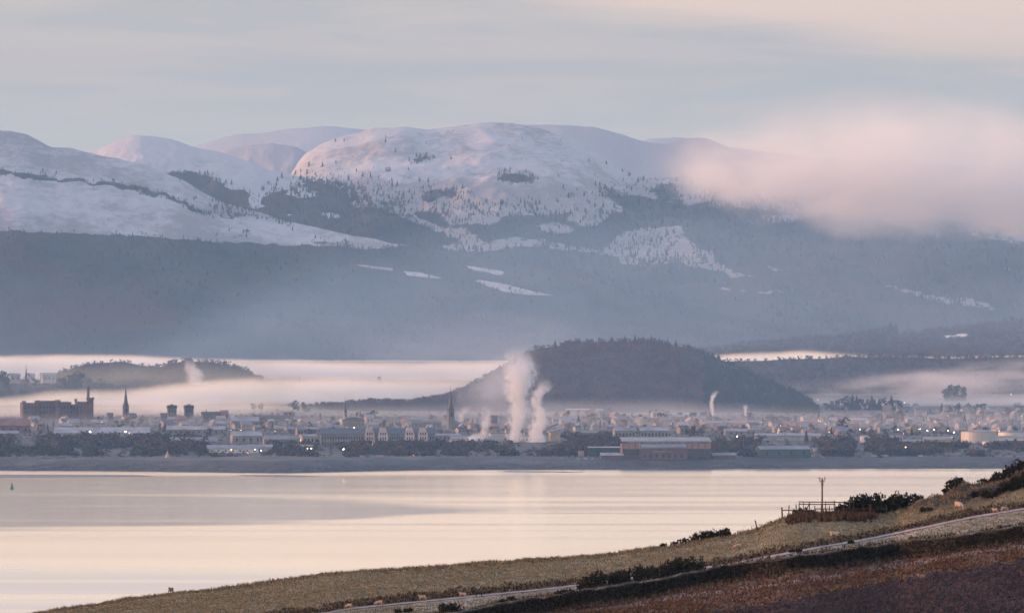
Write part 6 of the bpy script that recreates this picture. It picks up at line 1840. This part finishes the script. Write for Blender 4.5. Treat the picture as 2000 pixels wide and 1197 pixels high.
st = MB(); cop = MB()
courses = 5
for cidx in range(courses):
    s_ = 0.0
    while s_ < acc[-1] - 1:
        ln = rs.uniform(.28, .62)
        x, y, z, h = at_s(s_ + ln / 2); xa, ya, _, _ = at_s(s_); xb, yb, _, _ = at_s(s_ + ln)
        d = Vector((xb - xa, yb - ya, 0)).normalized(); nn = Vector((d.y, -d.x, 0))
        if nn.y > 0: nn = -nn
        ch = h * .92 / courses
        zc = z + ch * cidx; pr = rs.uniform(.05, .16); l2 = ln * .47; hh = ch * rs.uniform(.78, .95)
        base = Vector((x, y, zc))
        q = [base + d * sx * l2 * rs.uniform(.85, 1) + nn * pr * oy + Vector((0, 0, hz * hh)) for hz in (.04, 1) for (sx, oy) in ((-1, 1), (1, 1), (1, -.3), (-1, -.3))]
        st.add(q, [(0, 1, 5, 4), (1, 2, 6, 5), (3, 0, 4, 7), (4, 5, 6, 7), (0, 3, 2, 1)])
        s_ += ln
s_ = 0.0
while s_ < acc[-1] - 1:
    ln = rs.uniform(.22, .5)
    x, y, z, h = at_s(s_ + ln / 2)
    hh = rs.uniform(.12, .28)
    cop.box(x - ln * .45, x + ln * .45, y - .1 - rs.uniform(0, .06), y + .5, z + h * .93 + .004, z + h * .93 + hh)
    s_ += ln
iv = []  # wall growth, spread over the whole face to stand in for its shadow
for _ in range(64000):
    x, y, z, h = at_s(rs.random() * acc[-1])
    dens_ = float(fbm(np.array((x + x0) * .25), np.array(3.3), 3))
    if rs.random() > .45 + dens_ or abs(x + x0) > 95: continue
    c_ = np.array([x + rs.normal(0, .1), y - rs.uniform(.05, .28), z + rs.uniform(-.02, 1.0) * h * (.7 + .45 * dens_)])
    if c_[2] > z + h * 1.1: continue
    a = rs.normal(size=3); a /= np.linalg.norm(a); b2 = np.cross(a, rs.normal(size=3)); b2 /= np.linalg.norm(b2); s_ = rs.uniform(.07, .17)
    iv += [c_ - a * s_, c_ + a * s_, c_ + b2 * s_ * 1.4]
iv = np.array(iv)
link('shade_growth', mesh_np('shade_growth', iv, np.arange(len(iv)).reshape(-1, 3), [gorse_mat, rustd], np.random.default_rng(1).choice(2, len(iv) // 3, p=(.8, .2))), wall, kind='stuff')
link('stones', st.mesh('stones', stone_a), wall, kind='stuff')
link('coping', cop.mesh('coping', surf('mossy_coping', (.07, .064, .056), (.26, .235, .22), .35, .95, lo=.5, hi=.72)), wall, kind='stuff')
# dead growth against the foot and over the top of the wall
W = sstep(9, 0, np.abs(PYn - dyke_bot(Un) - 3)) * (PYn < 1235)
tufts('rank_grass', 5000, W + 1e-9, .40, [gorse_mat, rustd, olive], (.4, .35, .25), 3, .10, 17)
W = sstep(6, 0, np.abs(PYn - dyke_top(Un) - 1)) * (PYn < 1235)
tufts('wall_growth', 2600, W + 1e-9, .45, [gorse_mat, rustd, olive], (.6, .25, .15), 3, .09, 19)

# ------------------------------------------------------------------ fence, posts, pole
wood = surf('weathered_wood', (.045, .034, .030), (.085, .066, .056), 3, .9, stretch=(1, 1, .2))
x0, y0, z0 = near_y(1610, 1006)
fence = link('wooden_fence', None, label='wooden stock fence and rail pen on the brow beside the pole', cat='fence', loc=(x0, y0, z0))


def stake(parent, px, foot, top, w, name='post', lean=0.0, off=(0, 0, 0), D=None):
    x, y, z = near_y(px, foot)
    h = (foot - top) / F * y
    mb = MB(); r_ = w / 2 * y / F
    mb.tube([(0, 0, -.3), (lean * h * .5, 0, h * .5), (lean * h, 0, h)], [r_, r_ * .95, r_ * .85], 7)
    mb.lathe([(r_ * .8, h - .01), (.01, h + .05)], 7, lean * h, 0)
    return link(name, mb.mesh(name, wood), parent, loc=(x - off[0], y - off[1], z - off[2]))


for px, foot, top, w in ((1528, 1010, 988, 3.4), (1540.5, 1007, 984, 2.2), (1555, 1005, 982, 2.2), (1561, 1004.5, 979, 2), (1570, 1005, 979, 1.6), (1580, 1005, 979, 2.2), (1591, 1006, 986, 2), (1612, 1006, 979, 2), (1630, 1006, 979, 2.4),
                         (1647, 1007, 986, 2.4), (1660, 1005, 979, 2), (1667, 1005, 977, 2.4), (1700, 1007, 985, 3), (1686, 1006, 987, 1.8), (1731, 1006, 988, 2), (1604, 1006, 987, 1.8), (1620, 1006, 988, 1.8)):
    stake(fence, px, foot, top, w, 'post', random.uniform(-.05, .05), (x0, y0, z0))
for a, b2, py in ((1560, 1632, 979.4), (1610, 1668, 979.8), (1560, 1632, 984), (1528, 1592, 996), (1591, 1648, 993), (1647, 1702, 993), (1700, 1733, 993)):
    xa, ya, za = near_y(a, 1005); xb, yb, zb = near_y(b2, 1005)
    pa = Vector(P(a, py + random.uniform(-.3, .3), ya - .12)) - Vector((x0, y0, z0)); pb = Vector(P(b2, py + random.uniform(-.3, .3), yb - .12)) - Vector((x0, y0, z0))
    mb = MB(); mb.tube([pa, (pa + pb) / 2 + Vector((0, 0, -.03)), pb], .075, 5); link('rail', mb.mesh('rail', wood), fence)
mb = MB()
xa, ya, za = near_y(1574, 1005); mb.tube([Vector(P(1573, 1003, ya)) - Vector((x0, y0, z0)), Vector(P(1581, 981, ya)) - Vector((x0, y0, z0))], .06, 5); link('brace', mb.mesh('brace', wood), fence)
# rusty growth inside the pen
W = sstep(1535, 1550, Un) * sstep(1712, 1700, Un) * sstep(.945, .965, np.repeat(t[None, :], len(u), 0))
W = W * sstep(.36, .60, fbm(Xn * .5, Dn * .3, 4))
tufts('dead_bracken', 2600, W + 1e-9, .75, [rust, rustd, gorse_mat, straw], (.34, .36, .2, .10), 3, .09, 23)


def lone_post(px, foot, top, w, lean, label):
    x, y, z = near_y(px, foot)
    o = link('fence_post', None, label=label, cat='post', loc=(x, y, z))
    h = (foot - top) / F * y; r_ = w / 2 * y / F
    mb = MB(); mb.tube([(0, 0, -.3), (lean * h, 0, h)], [r_, r_ * .85], 7); link('shaft', mb.mesh('shaft', wood), o)
    mb = MB(); mb.lathe([(r_ * .86, 0), (r_ * .5, .06)], 7); link('cap', mb.mesh('cap', wood), o, loc=(lean * h, 0, h))


lone_post(1480.5, 1032, 1015, 3, -.33, 'single leaning fence post on the skyline right of the wedge gorse')
lone_post(1427.5, 1107, 1089, 1.6, -.02, 'thin marker post standing beside the track above the wall')
lone_post(1434, 1131, 1112, 1.6, 0, 'thin post against the wall below the marker post')
lone_post(1468, 1036, 1026, 1.2, .05, 'short stub left of the leaning post on the skyline')

x, y, z = near_y(1606.5, 1006)
m_ = y / F
o = link('telegraph_pole', None, label='tall telegraph pole with cross arm and insulators on the brow', cat='telegraph pole', loc=(x, y + .8, z - .2))
H = (1006 - 931) * m_
pole_m = surf('creosoted_pole', (.09, .055, .042), (.15, .095, .075), 2, .85)
mb = MB(); mb.tube([(0, 0, 0), (0, 0, H * .5), (0, 0, H)], [.135, .12, .10], 8); link('pole', mb.mesh('pole', pole_m), o)
mb = MB(); mb.box(-.42, .42, -.16, -.11, H - .45, H - .33); ca = link('crossarm', mb.mesh('crossarm', pole_m), o)
for sx in (-.33, .33):
    mb = MB(); mb.tube([(sx, -.13, H - .33), (sx * 1.12, -.13, H - .12)], .03, 5); mb.lathe([(.09, H - .14), (.12, H - .02), (.06, H + .12)], 8, sx * 1.12, -.13)
    link('insulator', mb.mesh('insulator', lamp_metal), ca)
mb = MB(); mb.tube([(-.30, -.15, H - .4), (0, -.13, H - 1.0), (.30, -.15, H - .4)], .03, 5); link('brace', mb.mesh('brace', lamp_metal), o)
mb = MB(); mb.box(-.16, .16, -.34, -.12, H - 1.05, H - .62); link('fuse_box', mb.mesh('fuse_box', lamp_metal), o)

# ------------------------------------------------------------------ sheep
fleece = surf('sheep_fleece', (.27, .195, .15), (.38, .285, .235), 6, 1.0, bump=.6, bscale=14, spec=.1)
face_m = surf('sheep_face', (.20, .13, .11), (.30, .21, .18), 6, .9)
dark_fl = surf('black_fleece', (.012, .011, .011), (.03, .026, .025), 6, 1.0, spec=.1)


def skin_body(name, joints, edges, mats, seg):
    me = bpy.data.meshes.new(name)
    me.from_pydata([j[0] for j in joints], edges, [])
    ob = bpy.data.objects.new(name, me); COL.objects.link(ob)
    md = ob.modifiers.new('skin', 'SKIN'); md.use_smooth_shade = True
    for k, j in enumerate(joints):
        sv_ = me.skin_vertices[0].data[k]; r_ = j[1]; sv_.radius = r_ if isinstance(r_, tuple) else (r_, r_)
    me.skin_vertices[0].data[0].use_root = True
    sb = ob.modifiers.new('sub', 'SUBSURF'); sb.levels = 2; sb.render_levels = 2
    dg = bpy.context.evaluated_depsgraph_get()
    out = bpy.data.meshes.new_from_object(ob.evaluated_get(dg))
    bpy.data.objects.remove(ob)
    out.name = name
    out.materials.clear()
    for m in mats: out.materials.append(m)
    rs = np.random.default_rng(2)
    for vv in out.vertices:
        c_ = vv.co
        if seg(c_) == 0:
            n = float(fbm(np.array(c_.x * 9 + 3), np.array(c_.y * 9 + c_.z * 7), 2)) - .5
            vv.co = c_ + vv.normal * n * .07
    for p in out.polygons:
        p.material_index = seg(p.center); p.use_smooth = True
    return out


def sheep_mesh(pose, mats):
    leg = []
    if pose == 'lying':
        body = [((-.12, 0, .34), .28), ((-.42, 0, .30), .26), ((.20, 0, .35), .27), ((.46, 0, .40), .21), ((.60, 0, .58), .125), ((.72, 0, .66), .085), ((.87, 0, .60), .055),
                ((-.45, .2, .12), .10), ((-.15, .27, .07), .06), ((.42, .17, .12), .08), ((.62, .17, .06), .05), ((-.45, -.2, .12), .10), ((-.15, -.27, .07), .06), ((.42, -.17, .12), .08), ((.62, -.17, .06), .05)]
        E = [(0, 1), (0, 2), (2, 3), (3, 4), (4, 5), (5, 6), (1, 7), (7, 8), (3, 9), (9, 10), (1, 11), (11, 12), (3, 13), (13, 14)]
        seg = lambda c: 1 if c.x > .68 or c.z < .05 else 0
        ear = (.68, .72)
    else:
        if pose == 'graze':
            hd = [((.58, 0, .55), .135), ((.76, 0, .30), .085), ((.84, 0, .12), .055)]; ear = (.70, .40)
            seg = lambda c: 1 if (c.x > .70 and c.z < .42) or c.z < .30 else 0
        else:
            hd = [((.56, 0, .82), .135), ((.70, 0, .97), .09), ((.86, 0, .90), .055)]; ear = (.66, 1.04)
            seg = lambda c: 1 if (c.x > .64 and c.z > .8) or c.z < .30 else 0
        body = [((-.12, 0, .66), .27), ((-.42, 0, .65), .24), ((.18, 0, .66), .26), ((.44, 0, .69), .20)] + hd
        E = [(0, 1), (0, 2), (2, 3), (3, 4), (4, 5), (5, 6)]
        for sy in (-1, 1):
            b_ = len(body)
            body += [((-.44, .14 * sy, .46), .105), ((-.51, .14 * sy, .28), .05), ((-.45, .14 * sy, .04), .036)]
            E += [(1, b_), (b_, b_ + 1), (b_ + 1, b_ + 2)]
            b_ = len(body)
            body += [((.42, .13 * sy, .46), .09), ((.44, .13 * sy, .26), .045), ((.41, .13 * sy, .04), .036)]
            E += [(3, b_), (b_, b_ + 1), (b_ + 1, b_ + 2)]
    return skin_body('body', body, E, mats, seg), ear


SH = {k: sheep_mesh(k, [fleece, face_m]) for k in ('stand', 'graze', 'lying')}
SHB = sheep_mesh('stand', [dark_fl, dark_fl])


def sheep(px, foot, wpx, pose, yaw, label, black=False):
    x, y, z = near_y(px, foot)
    o = link('sheep', None, label=label, cat='lamb' if black else 'sheep', loc=(x, y, z + .02))
    me, ear = SHB if black else SH[pose]
    s_ = wpx / F * y / (1.42 if abs(math.cos(R(yaw))) > .5 else .62)
    o.scale = (s_, s_, s_); o.rotation_euler.z = R(yaw)
    link('body', me, o)
    for sy in (-1, 1):
        mb = MB(); mb.add([(0, 0, 0), (.03, .0, .02), (-.02, .13 * sy, .0), (-.05, .02 * sy, -.01), (0, .05 * sy, -.03)], [(0, 1, 2), (0, 2, 3), (1, 4, 2), (4, 3, 2), (0, 3, 4), (0, 4, 1)])
        link('ear', mb.mesh('ear', dark_fl if black else face_m), o, loc=(ear[0], .06 * sy, ear[1]))
    mb = MB(); mb.tube([(-.62, 0, .66), (-.70, 0, .52), (-.70, 0, .40)], [.05, .045, .02], 6)
    if pose != 'lying':
        link('tail', mb.mesh('tail', dark_fl if black else fleece), o)


sheep(333.5, 1159, 9, 'stand', -105, 'lone sheep standing on the skyline against the water, head up')
sheep(741, 1184, 19, 'graze', 172, 'sheep grazing on the track, right of the lowest sheep')
sheep(682, 1189, 17, 'graze', 165, 'lowest sheep of the row, head down by the track')
sheep(826, 1173.5, 18, 'stand', 176, 'sheep walking along the track, middle of the row')
sheep(905, 1163.5, 16, 'lying', 180, 'pale sheep lying beside the black lamb')
sheep(935, 1165, 17, 'stand', 168, 'small black lamb standing on the lower edge of the track', True)
sheep(1441, 1075, 20, 'graze', 188, 'sheep grazing in the field above the marker post')
sheep(1631, 1046, 22, 'lying', 176, 'sheep lying in the field under the fenced pen')
sheep(1681, 1000, 8, 'stand', -95, 'sheep half hidden behind the pen fence')
sheep(1873, 999, 13, 'graze', -62, 'sunlit orange sheep seen end on, below the knoll')
sheep(1944, 1002, 15, 'stand', 150, 'left sheep of a pair on the track at the right')
sheep(1962, 1000, 17, 'graze', 12, 'right sheep of a pair on the track at the right')
sheep(527, 1197, 16, 'lying', 10, 'pale sheep lying at the very bottom of the field')

# look-alikes that ended up with the same words are told apart by their order from left to right
_by = {}
for o in S.objects:
    if o.parent is None and 'label' in o and 'category' in o:
        _by.setdefault(o['label'], []).append(o)
for lab, os_ in _by.items():
    if len(os_) > 1:
        os_.sort(key=lambda o: o.location.x / max(1.0, o.location.y))
        for k_, o in enumerate(os_):
            o['label'] = f'{ORD[k_]} {lab}'
